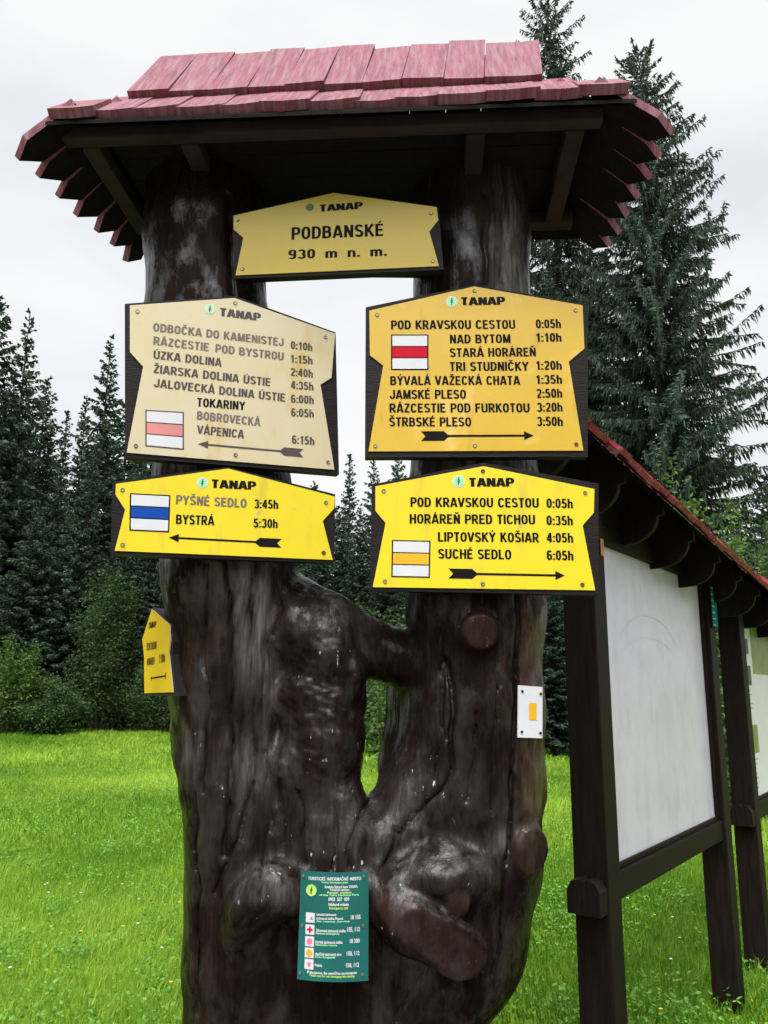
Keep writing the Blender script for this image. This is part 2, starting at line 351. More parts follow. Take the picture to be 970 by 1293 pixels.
def spruce_mesh(H, Rb, expo, nb, step, tl, tw, seed, low=0.06, droop=0.35, hang=0.5, ragged=False):
    rng = np.random.default_rng(seed); Ps = []; Ds = []; Ws = []; Ts = []
    br = []
    for i in range(nb):
        f = (i + rng.random()) / nb; f = f ** 0.80            # 0 at the top
        z = H * (1 - low) * (1 - f) + H * low
        z += rng.normal() * 0.05
        L = max(0.10, Rb * f ** expo * (rng.uniform(0.62, 1.08) if not ragged else rng.uniform(0.42, 1.1))) if f > 0.015 else 0.12
        if rng.random() < 0.07: L *= 1.18
        az = i * 2.399963 + rng.normal() * 0.4
        up = np.interp(f, [0, 0.12, 0.4, 1], [1.1, 0.45, -0.05, -droop]) + rng.normal() * (0.13 if ragged else 0.09)
        cv = np.interp(f, [0, 0.3, 1], [0.0, 0.12, 0.34]) + (rng.normal() * .14 - .06 if ragged else 0)
        n = max(3, int(L / step)); t = (np.arange(n) + rng.random(n)) / n
        t = t ** 0.8
        dh = np.array([math.cos(az), math.sin(az), 0]); lat = np.array([-dh[1], dh[0], 0])
        c = dh[None] * (L * t)[:, None]; c[:, 2] = z + L * (up * t + cv * t * t * 1.0)
        br.append((z, dh, L, up, cv))
        for s in (-1, 1, 0, 0):
            ln = tl * rng.uniform(0.5, 1.15, n) * np.interp(t, [0, 0.3, 1], [0.7, 1.0, 0.7]) * min(1.0, 0.45 + L * 0.4)
            dn = -np.abs(rng.normal(hang, 0.25, n))
            D = dh[None] * rng.uniform(0.25, 0.8, n)[:, None] + lat[None] * (s * rng.uniform(0.5, 1.0, n) + rng.normal(0, 0.15, n))[:, None]
            D[:, 2] += dn * (1.0 if s == 0 else 0.55)
            if s == 0: D[:, :2] *= (0.45 if ragged else 0.7)
            if ragged and s == 0: ln = ln * rng.uniform(.8, 2.2, n)
            if f < 0.06: D[:, 2] = np.abs(D[:, 2]) * 0.6
            D /= np.linalg.norm(D, axis=1, keepdims=True); D *= ln[:, None]
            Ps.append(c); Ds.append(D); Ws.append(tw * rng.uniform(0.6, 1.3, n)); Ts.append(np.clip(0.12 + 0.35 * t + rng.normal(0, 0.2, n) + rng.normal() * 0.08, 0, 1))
        # needle-clad branch axis, and its tip
        k = max(2, int(L / (step * 2.2))); tt = np.linspace(0, 1, k + 1)
        ca = dh[None] * (L * tt)[:, None]; ca[:, 2] = z + L * (up * tt + cv * tt * tt)
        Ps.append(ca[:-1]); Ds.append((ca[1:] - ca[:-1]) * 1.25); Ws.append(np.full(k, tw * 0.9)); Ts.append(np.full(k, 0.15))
    # leader
    Ps.append(np.array([[0, 0, H * 0.965], [0, 0, H * 0.98]])); Ds.append(np.array([[0, 0.02, H * 0.04], [0.02, 0, H * 0.03]])); Ws.append(np.array([tw * 0.7, tw * .6])); Ts.append(np.array([0.4, 0.4]))
    return twig_quads(np.concatenate(Ps), np.concatenate(Ds), np.concatenate(Ws), np.concatenate(Ts), rng) + (br,)

def make_spruce(H, Rb, expo, nb, step, tl, tw, seed, m, trunk_r, name='spruce_tree', **kw):
    root = empty(name)
    V, Fq, T, br = spruce_mesh(H, Rb, expo, nb, step, tl, tw, seed, **kw)
    np_mesh('crown', V, Fq, m, root, {'tint': T})
    tb = MB(); rg = random.Random(seed)
    tb.tube([(0, 0, -0.1), (0, 0, 0.4), (0.03, 0, H * 0.4), (0, 0.02, H * 0.75), (0, 0, H * 0.985)], [trunk_r * 1.4, trunk_r, trunk_r * .65, trunk_r * .3, 0.012], 9)
    for z, dh, L, up, cv in br[::3]:
        p = [Vector((0, 0, z)) + Vector(dh) * L * q + Vector((0, 0, L * (up * q + cv * q * q))) for q in (0, .35, .7)]
        tb.tube(p, [0.012 + L * .008, 0.008 + L * .004, 0.005], 4, cap=False)
    tb.build('trunk', M['bark'], root, smooth=True)
    return root
def dup(root):
    r = root.copy(); C.objects.link(r)
    for ch in root.children:
        c = ch.copy(); C.objects.link(c); c.parent = r
    return r
H0 = 16.0
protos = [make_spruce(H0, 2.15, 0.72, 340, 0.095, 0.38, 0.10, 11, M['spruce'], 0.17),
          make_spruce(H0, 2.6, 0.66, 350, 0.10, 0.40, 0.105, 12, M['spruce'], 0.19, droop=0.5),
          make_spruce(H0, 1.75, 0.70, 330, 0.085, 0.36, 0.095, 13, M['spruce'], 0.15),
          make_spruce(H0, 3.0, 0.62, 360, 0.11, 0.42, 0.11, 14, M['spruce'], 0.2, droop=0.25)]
used = set(); rnd = random.Random(5)
def plant(px, py, Y, variant, label, group, wide=1.0, jitter=True):
    top = at(px, py, Y)
    o = protos[variant] if variant not in used else dup(protos[variant]); used.add(variant)
    s = top.z / H0
    o.location = (top.x, Y, 0); o.rotation_euler = (0, 0, rnd.uniform(0, 6.28)); o.scale = (s * wide, s * wide, s)
    tag(o, label, 'tree', group)
    return o
GL = 'tall spruces along the far meadow edge'
named = [(-2, 372, 30.5, 1, 'tall dark spruce cut by the left edge of the photo', 1.0),
         (38, 398, 31.0, 0, 'tall slender spruce with pointed top, second from the left edge', .95),
         (86, 517, 36.0, 2, 'short narrow spruce top between two taller spruces at left', .9),
         (140, 430, 33.0, 0, 'tall spruce just left of the bleached sign', 1.0),
         (442, 572, 46.0, 2, 'thin pointed spruce seen in the gap right of the two left signs', 1.0),
         (472, 578, 44.0, 0, 'ragged spruce top just left of the yellow four-line sign', 1.0),
         (503, 570, 45.0, 1, 'spruce top seen between the two right signs beside the right trunk', .8)]
for px, py, Y, v, lab, wd in named: plant(px, py, Y, v, lab, GL, wd)
for i, (px, py, Y) in enumerate([(-70, 395, 32), (-150, 430, 33), (-230, 400, 34), (62, 560, 33), (112, 575, 34), (178, 560, 32.5), (205, 600, 31.5), (20, 520, 34), (-35, 520, 33),
        (240, 590, 34), (285, 640, 36), (330, 622, 39), (368, 640, 38), (405, 655, 38), (352, 605, 50), (425, 640, 40), (455, 640, 38), (490, 650, 37), (525, 640, 36), (560, 600, 36), (600, 560, 34),
        (398, 610, 52), (0, 600, 29.5), (95, 640, 30), (160, 650, 30), (215, 660, 30.5), (270, 690, 32), (50, 640, 29.5), (20, 470, 37), (60, 480, 40), (110, 500, 39), (165, 500, 40), (195, 520, 41), (-30, 450, 38), (120, 560, 30.5), (180, 600, 35), (75, 590, 31), (240, 620, 38), (310, 660, 42), (385, 670, 42), (440, 660, 44), (475, 665, 42), (515, 655, 41)]):
    plant(px, py, Y, i % 4, 'dark spruce packed in the forest row behind the meadow, left of the right trunk', 'spruces packed in the forest row', rnd.uniform(.95, 1.25))
# right side: the two big spruces with their own meshes
def near_tree(px, py, Y, Rb, expo, nb, seed, label, **kw):
    top = at(px, py, Y); H = top.z
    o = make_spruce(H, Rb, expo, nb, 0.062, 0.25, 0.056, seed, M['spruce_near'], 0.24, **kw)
    o.location = (top.x, Y, 0); o.rotation_euler = (0, 0, 0.7 * seed)
    tag(o, label, 'tree', 'big spruces behind the notice board')
near_tree(806, 62, 22.0, 4.2, 0.56, 860, 21, 'broad tall spruce on the right, full crown rising behind the notice board', droop=0.42, hang=0.75, ragged=True)
near_tree(690, -30, 25.0, 3.9, 0.56, 760, 22, 'tall spruce whose top sticks out above the red roof ridge', droop=0.4, hang=0.7, ragged=True)
for i, (px, py, Y, wd) in enumerate([(735, 330, 25, 1.25), (870, 520, 24, 1.2), (965, 600, 27, 1.2), (1030, 520, 23, 1.3), (1100, 470, 24, 1.3), (1190, 430, 25, 1.2), (640, 420, 27, 1.2), (715, 640, 20.5, 1.5), (800, 650, 20, 1.5), (890, 690, 20, 1.5), (760, 720, 19.5, 1.4), (845, 740, 19.5, 1.4), (690, 700, 20, 1.3), (940, 700, 20, 1.5), (1010, 660, 19, 1.4)]):
    plant(px, py, Y, (i + 1) % 4, 'dark spruce in the thicket behind the notice board', 'spruces in the thicket on the right', wd)

# broadleaf bushes
def bush(px, py, Y, rad, h, nl, ls, m, seed, label, group, stems=5, name='leafy_bush'):
    rng = np.random.default_rng(seed); base = at(px, py, Y)
    root = empty(name, (base.x, Y, 0), 0, label, 'bush', group)
    sb = MB(); Ps = []; Ds = []; Ws = []; Ts = []
    for k in range(stems * 5):
        a = rng.uniform(0, 2 * PI); rr = rad * math.sqrt(rng.random()) * 0.95; hh = h * (1 - 0.45 * (rr / rad) ** 2) * rng.uniform(0.45, 1.03)
        tip = np.array([rr * math.cos(a), rr * math.sin(a), hh]); st = np.array([tip[0] * .25, tip[1] * .25, 0])
        mid = (st + tip) / 2 + np.array([0, 0, hh * .12])
        sb.tube([st, mid, tip], [0.012 + h * .004, 0.009, 0.004], 5, cap=False)
        n = nl // (stems * 5); t = rng.beta(2.4, 1.3, n)
        c = ((1 - t) ** 2)[:, None] * st + (2 * t * (1 - t))[:, None] * mid + (t ** 2)[:, None] * tip
        c += rng.normal(0, 1, (n, 3)) * (0.10 + 0.11 * rad) * np.interp(t, [0, 1], [1.2, .45])[:, None]
        c[:, 2] = np.abs(c[:, 2])
        D = rng.normal(0, 1, (n, 3)); D[:, 2] = D[:, 2] * .6 - .15; D /= np.linalg.norm(D, axis=1, keepdims=True); D *= (ls * rng.uniform(.6, 1.3, n))[:, None]
        Ps.append(c); Ds.append(D); Ws.append(ls * .55 * rng.uniform(.7, 1.2, n)); Ts.append(np.clip(rng.normal(.45, .22, n) + rng.normal() * .12, 0, 1))
    V, Fq, T = twig_quads(np.concatenate(Ps), np.concatenate(Ds), np.concatenate(Ws), np.concatenate(Ts), rng)
    np_mesh('foliage', V, Fq, m, root, {'tint': T}); sb.build('stems', M['stem'], root)
    return root
GB = 'bushes along the forest edge'
bush(12, 900, 27.0, 1.5, 3.4, 9000, .12, M['leaf_light'], 1, 'light green leafy bush at the left edge of the photo', GB)
bush(65, 905, 27.0, 1.3, 2.0, 7500, .11, M['leaf_dark'], 2, 'low rounded grey-green bush in front of the left spruces', GB)
bush(128, 905, 29.0, 1.5, 6.2, 10500, .125, M['leaf_dark'], 3, 'tall green broadleaf bush in front of the spruces below the blue-striped sign', GB)
bush(195, 905, 29.0, 1.6, 2.6, 7500, .11, M['leaf_dark'], 4, 'dark bush at the meadow edge left of the small side sign', GB)
bush(482, 900, 20.0, .9, 2.2, 5000, .10, M['leaf_dark'], 5, 'green bush seen through the hole in the trunk', GB)
bush(498, 800, 16.0, .45, 2.75, 1500, .11, M['leaf_light'], 6, 'bright green sapling peeking over the branch between both trunks', GB)
bush(450, 850, 27.0, 2.6, 5.6, 10500, .14, M['leaf_dark'], 7, 'mid green broadleaf thicket behind the fork of the trunk', GB)
bush(925, 800, 11.0, 1.3, 4.9, 15000, .10, M['leaf_light'], 8, 'light green willow bush behind the notice board roof', GB, 7)
bush(866, 800, 12.0, 0.8, 5.1, 6000, .10, M['leaf_light'], 9, 'slender leafy shoots rising behind the red notice board roof', GB, 5)
bush(1040, 800, 11.5, 1.5, 4.4, 8000, .09, M['leaf_light'], 10, 'broad willow bush past the right edge of the notice board roof', GB, 7)

# ------------------------------------------------------------------ grass
def grass(name, y0, y1, dens, hgt, wid, seed):
    rng = np.random.default_rng(seed)
    area_w = lambda y: 1.15 * y + 2.6
    n = int(dens * (y1 - y0) * area_w((y0 + y1) / 2))
    y = rng.uniform(y0, y1, n * 2); keep = rng.random(len(y)) < area_w(y) / area_w(y1); y = y[keep][:n]; n = len(y)
    x = rng.uniform(-.5, .5, n) * area_w(y)
    q = np.array([noise.noise((a * .9, b * .9, 3.1)) + .6 * noise.noise((a * 2.7, b * 2.7, 9.0)) for a, b in zip(x, y)])
    tq = np.array([noise.noise((a * .33, b * .33, 7.7)) for a, b in zip(x, y)])
    h = hgt * rng.uniform(.5, 1.25, n) * (1 + .8 * q); a = rng.uniform(0, 2 * PI, n); ln = h * rng.uniform(.15, .9, n)
    d = np.stack([np.cos(a), np.sin(a), 0 * a], 1); s = np.stack([-np.sin(a + .6), np.cos(a + .6), 0 * a], 1) * (wid * rng.uniform(.6, 1.4, n) / 2)[:, None]
    p = np.stack([x, y, np.zeros(n)], 1); up = np.array([0, 0, 1.])
    mid = p + d * (ln * .3)[:, None] + up * (h * .65)[:, None]; tip = p + d * ln[:, None] + up * h[:, None]
    V = np.stack([p - s, p + s, mid + s * .75, tip, mid - s * .75], 1).reshape(-1, 3)
    Fq = np.arange(5 * n).reshape(n, 5)
    T = np.clip(.52 + rng.normal(0, .18, n) + .75 * tq + .38 * q, 0, 1)
    o = np_mesh(name, V, Fq, M['blade'], None, {'tint': np.repeat(T, 5)})
    tag(o, kind='stuff', label='bright green meadow grass', cat='grass'); return o
def grass_all():
    o1 = grass('meadow_grass', 2.6, 8.5, 3000, .068, .0058, 1)
    grass('meadow_grass', 2.7, 9.5, 110, .12, .0055, 9)
    o2 = grass('meadow_grass', 8.5, 16, 700, .08, .012, 2)
    o3 = grass('meadow_grass', 16, 31, 170, .10, .028, 3)
grass_all()
def weeds():
    rng = np.random.default_rng(8); P = []; D = []; W = []; T = []
    for _ in range(1700):
        y = 3 + 16 * rng.random() ** 1.5; x = rng.uniform(-.5, .5) * (1.15 * y + 2); n = rng.integers(10, 60); r = rng.uniform(.06, .22)
        a = rng.uniform(0, 2 * PI, n); e = rng.uniform(.2, 1.0, n); c = np.stack([x + rng.normal(0, r * .6, n), y + rng.normal(0, r * .6, n), rng.uniform(.03, .12, n)], 1)
        d = np.stack([np.cos(a), np.sin(a), e * .6], 1) * rng.uniform(.015, .036, n)[:, None]
        P.append(c); D.append(d); W.append(rng.uniform(.009, .020, n)); T.append(np.clip(rng.normal(.5, .25, n), 0, 1))
    V, Fq, t = twig_quads(np.concatenate(P), np.concatenate(D), np.concatenate(W), np.concatenate(T), rng)
    tag(np_mesh('meadow_weeds', V, Fq, M['weed'], None, {'tint': t}), 'low broadleaf weeds among the grass', 'weeds', kind='stuff')
    for nm, m, k, s, lab in (('white_flowers', 'petal', 150, .008, 'tiny white flowers dotted over the meadow'), ('yellow_flowers', 'petaly', 60, .009, 'tiny yellow flowers dotted over the meadow')):
        fb = MB()
        for _ in range(k):
            y = rng.uniform(3.5, 14); x = rng.uniform(-.5, .5) * (1.1 * y + 1.5); z = rng.uniform(.08, .14); p0 = rng.uniform(0, 6)
            for j in range(6):
                q = p0 + j * PI / 3; c = Vector((x, y, z)); u = Vector((math.cos(q), math.sin(q), .25)) * s * 1.3; v = Vector((-math.sin(q), math.cos(q), 0)) * s * .5
                fb.add([c, c + u * .6 + v, c + u, c + u * .6 - v], [(0, 1, 2, 3)])
        tag(fb.build(nm, M[m]), lab, 'flowers', kind='stuff')
weeds()

# ------------------------------------------------------------------ the carved double trunk
YT = 2.43
def trunk():
    res = 0.006
    lo = np.array([-0.86, 2.02, -0.06]); hi = np.array([0.66, 2.90, 3.36])
    nx, ny, nzz = [int(c) for c in np.ceil((hi - lo) / res)]
    xs = lo[0] + res * np.arange(nx, dtype=np.float32); ys = lo[1] + res * np.arange(ny, dtype=np.float32); zs = lo[2] + res * np.arange(nzz, dtype=np.float32)
    Fd = np.full((nx, ny, nzz), 0.4, np.float32)
    def block(bl, bh):
        i0 = np.maximum(((np.array(bl) - lo) / res).astype(int), 0); i1 = np.minimum(((np.array(bh) - lo) / res).astype(int) + 2, [nx, ny, nzz])
        return tuple(slice(int(a), int(b)) for a, b in zip(i0, i1))
    def grid(b): return np.meshgrid(xs[b[0]], ys[b[1]], zs[b[2]], indexing='ij', sparse=True)
    def smin(a, d, k):
        h = np.maximum(k - np.abs(a - d), 0) / k; return np.minimum(a, d) - h * h * k * .25
    def cone(a, ra, b, rb, k=.05, sy=1.0):
        m = max(ra, rb) + .11
        bl = [min(a[i], b[i]) - m for i in range(3)]; bh = [max(a[i], b[i]) + m for i in range(3)]
        B = block(bl, bh); X, Y, Z = grid(B)
        ab = np.array(b) - np.array(a); L2 = float(ab @ ab) + 1e-9
        t = np.clip(((X - a[0]) * ab[0] + (Y - a[1]) * ab[1] + (Z - a[2]) * ab[2]) / L2, 0, 1)
        d = np.sqrt((X - a[0] - t * ab[0]) ** 2 + ((Y - a[1] - t * ab[1]) / sy) ** 2 + (Z - a[2] - t * ab[2]) ** 2) - (ra + t * (rb - ra))
        Fd[B] = smin(Fd[B], d.astype(np.float32), k)
    def chain(pts, k=.05, sy=1.0):
        q = [(at(p[0], p[1], YT + p[3]), p[2] * pxm(p[1], YT + p[3])) for p in pts]
        for (a, ra), (b, rb) in zip(q[:-1], q[1:]): cone(a, ra, b, rb, k, sy)
    def carve(pts, k=.04):
        q = [(at(p[0], p[1], YT + p[3]), p[2] * pxm(p[1], YT + p[3])) for p in pts]
        for (a, ra), (b, rb) in zip(q[:-1], q[1:]):
            m = max(ra, rb) + .08
            B = block([min(a[i], b[i]) - m for i in range(3)], [max(a[i], b[i]) + m for i in range(3)]); X, Y, Z = grid(B)
            ab = np.array(b) - np.array(a); L2 = float(ab @ ab) + 1e-9
            t = np.clip(((X - a[0]) * ab[0] + (Y - a[1]) * ab[1] + (Z - a[2]) * ab[2]) / L2, 0, 1)
            d = np.sqrt((X - a[0] - t * ab[0]) ** 2 + (Y - a[1] - t * ab[1]) ** 2 + (Z - a[2] - t * ab[2]) ** 2) - (ra + t * (rb - ra))
            Fd[B] = -smin(-Fd[B], d.astype(np.float32), k)
    # left stem, down to the foot
    chain([(259, 150, 72, 0), (261, 300, 72, 0), (262, 420, 74, 0), (280, 620, 82, 0), (289, 720, 80, 0), (291, 860, 72, 0), (300, 980, 66, 0), (312, 1060, 72, 0)])
    chain([(312, 1060, 72, 0), (318, 1130, 80, .01), (325, 1210, 90, .03), (335, 1320, 100, .05), (370, 1500, 128, .04), (370, 1700, 165, .03)], .05, .80)
    # right stem bending into the foot
    chain([(592, 140, 70, 0), (594, 300, 70, 0), (598, 480, 76, 0), (600, 640, 80, 0), (601, 770, 82, 0), (601, 900, 80, 0), (599, 990, 83, 0)])
    chain([(599, 990, 83, 0), (592, 1090, 88, 0), (560, 1175, 102, .03), (500, 1252, 106, .05), (440, 1340, 116, .05), (410, 1480, 128, .04), (405, 1700, 150, .03)], .05, .80)
    chain([(400, 1090, 74, .0), (470, 1110, 84, .01), (540, 1110, 84, .0)], .06, .80)
    chain([(360, 1180, 100, .03), (450, 1210, 110, .05), (520, 1175, 90, .04)], .06, .75)
    # burl with its folds, and the limb joining the stems
    chain([(368, 765, 34, -.02), (402, 805, 50, -.03), (410, 880, 49, -.035), (405, 950, 50, -.035), (398, 1030, 54, -.03), (402, 1080, 62, -.02)], .035)
    for (a, b, r, y, sl) in ((392, 800, 36, -.085, 10), (418, 838, 28, -.105, 10), (400, 884, 32, -.10, 2), (414, 924, 28, -.105, 6), (398, 962, 32, -.09, -4), (408, 1000, 26, -.08, 8)):
        chain([(a - 24, b - sl, r * .85, y), (a + 20, b + sl, r * .9, y)], .045)
    chain([(375, 768, 36, .0), (415, 792, 37, -.02), (462, 816, 31, -.01), (500, 830, 29, 0), (560, 845, 34, 0)], .04)
    chain([(352, 728, 18, .03), (372, 752, 20, .02)], .03)
    chain([(562, 800, 38, .09), (541, 880, 50, .10), (536, 960, 54, .09), (530, 1020, 54, .05)], .03)
    chain([(596, 900, 66, .0), (570, 975, 62, .0), (522, 1055, 68, .0)], .05)
    # knots and stubs
    chain([(298, 1182, 14, -.14), (314, 1148, 20, -.17), (342, 1126, 25, -.185), (374, 1134, 20, -.175)], .06)    # arched lip low left
    chain([(600, 796, 30, -.14), (606, 798, 22, -.205)], .035)                                       # stub below right sign
    chain([(640, 1066, 38, -.06), (664, 1073, 30, -.12)], .03)                                       # cut branch on the right edge
    chain([(515, 1118, 26, -.165), (560, 1100, 30, -.18), (604, 1106, 24, -.16)], .05)
    chain([(478, 1138, 24, -.15), (522, 1164, 37, -.195), (580, 1200, 33, -.205)], .022)             # long sawn branch
    chain([(574, 1132, 17, -.16), (577, 1141, 14, -.215)], .02)
    chain([(470, 1120, 34, -.12), (500, 1136, 30, -.15)], .05)
    chain([(238, 925, 20, -.02), (237, 962, 14, -.03)], .04)                                          # little knot on the left edge
    chain([(430, 1030, 30, -.08), (450, 1060, 36, -.09)], .05)
    # hollows
    carve([(575, 1052, 30, -.255), (552, 1064, 24, -.25)], .07)
    carve([(344, 755, 9, -.175), (347, 820, 17, -.175), (348, 900, 17, -.175), (354, 955, 8, -.18)], .03)
    carve([(328, 1186, 26, -.25), (340, 1225, 26, -.24)], .05)
    # flat saw cuts
    def cut(px, py, Yo, nrm, rpx):
        c = at(px, py, YT + Yo); r = rpx * pxm(py, YT + Yo); B = block([c[i] - r for i in range(3)], [c[i] + r for i in range(3)]); X, Y, Z = grid(B)
        n = np.array(nrm, float); n /= np.linalg.norm(n)
        pl = (X - c[0]) * n[0] + (Y - c[1]) * n[1] + (Z - c[2]) * n[2]
        ins = (X - c[0]) ** 2 + (Y - c[1]) ** 2 + (Z - c[2]) ** 2 < r * r
        Fd[B] = np.where(ins, np.maximum(Fd[B], pl), Fd[B])
    cut(548, 1184, -.243, (.10, -1, -.22), 88)
    cut(606, 798, -.225, (.05, -1, -.1), 26)
    cut(668, 1073, -.15, (.75, -1, -.1), 44)
    cut(577, 1141, -.235, (.0, -1, -.2), 18)
    # drying cracks: narrow winding grooves
    cracks = [[(287, 700), (294, 760), (297, 830), (293, 900), (291, 1000), (283, 1080)], [(345, 715), (352, 770), (344, 800)], [(648, 752), (652, 800), (650, 870), (646, 960), (643, 1040), (640, 1085)],
              [(640, 1060), (634, 1120), (634, 1190), (622, 1235)], [(566, 835), (572, 900), (566, 985), (545, 1012), (520, 1040)], [(378, 1000), (383, 1040), (387, 1090)], [(462, 1020), (448, 1050), (441, 1095)],
              [(600, 900), (598, 960), (588, 1010)], [(292, 380), (288, 250)], [(610, 255), (612, 365)], [(632, 250), (636, 310), (630, 360)], [(520, 1025), (498, 1070), (486, 1090)], [(320, 990), (300, 1060), (270, 1130)], [(248, 1000), (246, 1200), (240, 1293)]]
    cracks += [[(268, 715), (262, 800), (266, 900), (258, 1000)], [(332, 950), (340, 1040), (334, 1120)], [(560, 760), (556, 830), (560, 930), (548, 985)], [(625, 820), (622, 920), (618, 1020)], [(420, 1015), (425, 1060), (418, 1098)], [(500, 1050), (480, 1100)], [(545, 1210), (500, 1290)], [(300, 1240), (296, 1293)], [(402, 1240), (410, 1293)]]
    wd = [1.1, .8, 1.2, .9, 1, .8, .9, .5, .8, .8, .6, .7, .7, .6] + [.5] * 9
    ph = random.Random(3)
    for cpts, wk in zip(cracks, wd):
        q = []
        for (a, b), (c, d) in zip(cpts[:-1], cpts[1:]):
            n = max(2, int(math.hypot(c - a, d - b) / 14))
            for k in range(n): q.append((a + (c - a) * k / n + ph.uniform(-1.6, 1.6) + 5 * noise.noise(((b + (d - b) * k / n) * .02, a * .1, 0)), b + (d - b) * k / n))
        q.append(cpts[-1]); q = [at(a, b, YT - .15) for a, b in q]
        B = block([min(p.x for p in q) - .05, 2.02, min(p.z for p in q) - .05], [max(p.x for p in q) + .05, YT - .03, max(p.z for p in q) + .05])
        X = xs[B[0]][:, None]; Z = zs[B[2]][None, :]; dm = np.full((X.shape[0], Z.shape[1]), 9., np.float32)
        for k, (a, b) in enumerate(zip(q[:-1], q[1:])):
            ax, az, bx, bz = a.x, a.z, b.x - a.x, b.z - a.z
            t = np.clip(((X - ax) * bx + (Z - az) * bz) / (bx * bx + bz * bz + 1e-9), 0, 1)
            dm = np.minimum(dm, np.hypot(X - ax - t * bx, Z - az - t * bz))
        Fd[B] += ((.003 + .014 * wk) * np.exp(-(dm / (.0030 * wk + .0042)) ** 2))[:, None, :]
    # ---- surface nets
    sgn = Fd < 0
    A = sgn[:-1, :-1, :-1]; any_ = A.copy(); all_ = A.copy()
    for i in (0, 1):
        for j in (0, 1):
            for k in (0, 1):
                if i + j + k:
                    c = sgn[i:nx - 1 + i, j:ny - 1 + j, k:nzz - 1 + k]; any_ |= c; all_ &= c
    act = any_ & ~all_; I = np.argwhere(act); idx = np.full(act.shape, -1, np.int32); idx[act] = np.arange(len(I))
    corners = [(i, j, k) for i in (0, 1) for j in (0, 1) for k in (0, 1)]
    val = {c: Fd[I[:, 0] + c[0], I[:, 1] + c[1], I[:, 2] + c[2]] for c in corners}
    acc = np.zeros((len(I), 3)); cnt = np.zeros(len(I))
    for a in corners:
        for ax in range(3):
            if a[ax] == 0:
                b = list(a); b[ax] = 1; va = val[a]; vb = val[tuple(b)]; mk = (va < 0) != (vb < 0)
                t = np.where(mk, va / np.where(mk, va - vb, 1), 0); p = np.array(a, float)[None] + np.zeros((len(I), 1)); p[:, ax] += t
                acc += p * mk[:, None]; cnt += mk
    V = (I + acc / cnt[:, None]) * res + lo
    Q = []
    for ax in range(3):
        s0 = [slice(None)] * 3; s1 = [slice(None)] * 3; s0[ax] = slice(0, -1); s1[ax] = slice(1, None)
        cr_ = sgn[tuple(s0)] != sgn[tuple(s1)]; E = np.argwhere(cr_)
        u, v = [(1, 2), (2, 0), (0, 1)][ax]
        ok = (E[:, u] > 0) & (E[:, v] > 0) & (E[:, u] < idx.shape[u]) & (E[:, v] < idx.shape[v]); E = E[ok]
        def ce(du, dv):
            e = E.copy(); e[:, u] -= du; e[:, v] -= dv; return idx[e[:, 0], e[:, 1], e[:, 2]]
        q = np.stack([ce(1, 1), ce(0, 1), ce(0, 0), ce(1, 0)], 1)
        flip = ~sgn[E[:, 0], E[:, 1], E[:, 2]]; q[flip] = q[flip][:, ::-1]; Q.append(q)
    Q = np.concatenate(Q); Q = Q[(Q >= 0).all(1)]
    # normals
    fn = np.cross(V[Q[:, 2]] - V[Q[:, 0]], V[Q[:, 3]] - V[Q[:, 1]]); vn = np.zeros_like(V)
    for k in range(4): np.add.at(vn, Q[:, k], fn)
    vn /= np.linalg.norm(vn, axis=1, keepdims=True) + 1e-12
    # displacement: long flutes, burl folds, fine ripple
    bc = at(405, 890, YT - .1); nn = noise.noise
    disp = np.empty(len(V)); wea = np.empty(len(V)); brn = np.empty(len(V)); chp = np.empty(len(V))
    cx = [at(p[0], p[1], YT - .17) for p in ((225, 735), (232, 940), (345, 1130), (400, 1090), (455, 1100), (490, 1140), (575, 1108), (430, 1020), (390, 935), (415, 840), (545, 985), (600, 790), (290, 1000), (560, 1185), (640, 1065), (640, 740))]
    cr2 = [.05, .04, .07, .08, .06, .08, .05, .05, .08, .07, .07, .04, .05, .08, .05, .03]
    wx = [(at(322, 760, 2.27), .055, .20, .9), (at(332, 860, 2.27), .04, .18, .75), (at(320, 960, 2.27), .09, .12, .5), (at(640, 330, 2.3), .06, .25, 1.0), (at(430, 1050, 2.27), .14, .10, .3), (at(540, 1010, 2.27), .12, .07, .25), (at(610, 300, 2.3), .12, .25, .12), (at(270, 320, 2.3), .1, .12, .10), (at(640, 1050, 2.3), .05, .06, .6), (at(410, 785, 2.3), .10, .06, .25), (at(245, 930, 2.3), .05, .1, .5), (at(340, 1120, 2.2), .07, .07, .5), (at(590, 1090, 2.2), .10, .06, .2), (at(600, 580, 2.25), .12, .04, .8)]  # grey patches; the faint ones low in the bowl are painted varnish sheen
    xr = at(650, 850, YT - .12).x
    scars = [(at(550, 1186, 2.187), .145, .055, .55), (at(606, 798, 2.20), .048, .048, 0), (at(671, 1073, 2.27), .05, .08, 0), (at(577, 1141, 2.19), .035, .035, 0)]
    for i, (x, y, z) in enumerate(V):
        bw = math.exp(-(((x - bc.x) / .11) ** 2 + ((z - bc.z) / .24) ** 2))
        d = .0065 * nn((x * 8, y * 8, z * 1.0)) + .0034 * (.5 - abs(nn((x * 18, y * 18, z * 1.6)))) + .0014 * (.5 - abs(nn((x * 50, y * 50, z * 4)))) + .0008 * nn((x * 95, y * 95, z * 16))
        d += bw * (.013 * nn((x * 13, y * 13, z * 21)) + .010 * (.4 - abs(nn((x * 24 + 5, y * 24, z * 34 + x * 12)))) + .004 * nn((x * 50, y * 50, z * 70)))
        if 1.0 < z < 1.62: d += .012 * (.3 - abs(nn((x * 14 + 4, y * 17, z * 11)))) * (1 - abs(z - 1.31) / .31)
        disp[i] = d
        wv = 0
        for p, rx, rz, s in wx:
            e = ((x - p.x) / rx) ** 2 + ((z - p.z) / rz) ** 2
            if e < 4: wv = max(wv, s * math.exp(-e))
        wea[i] = wv
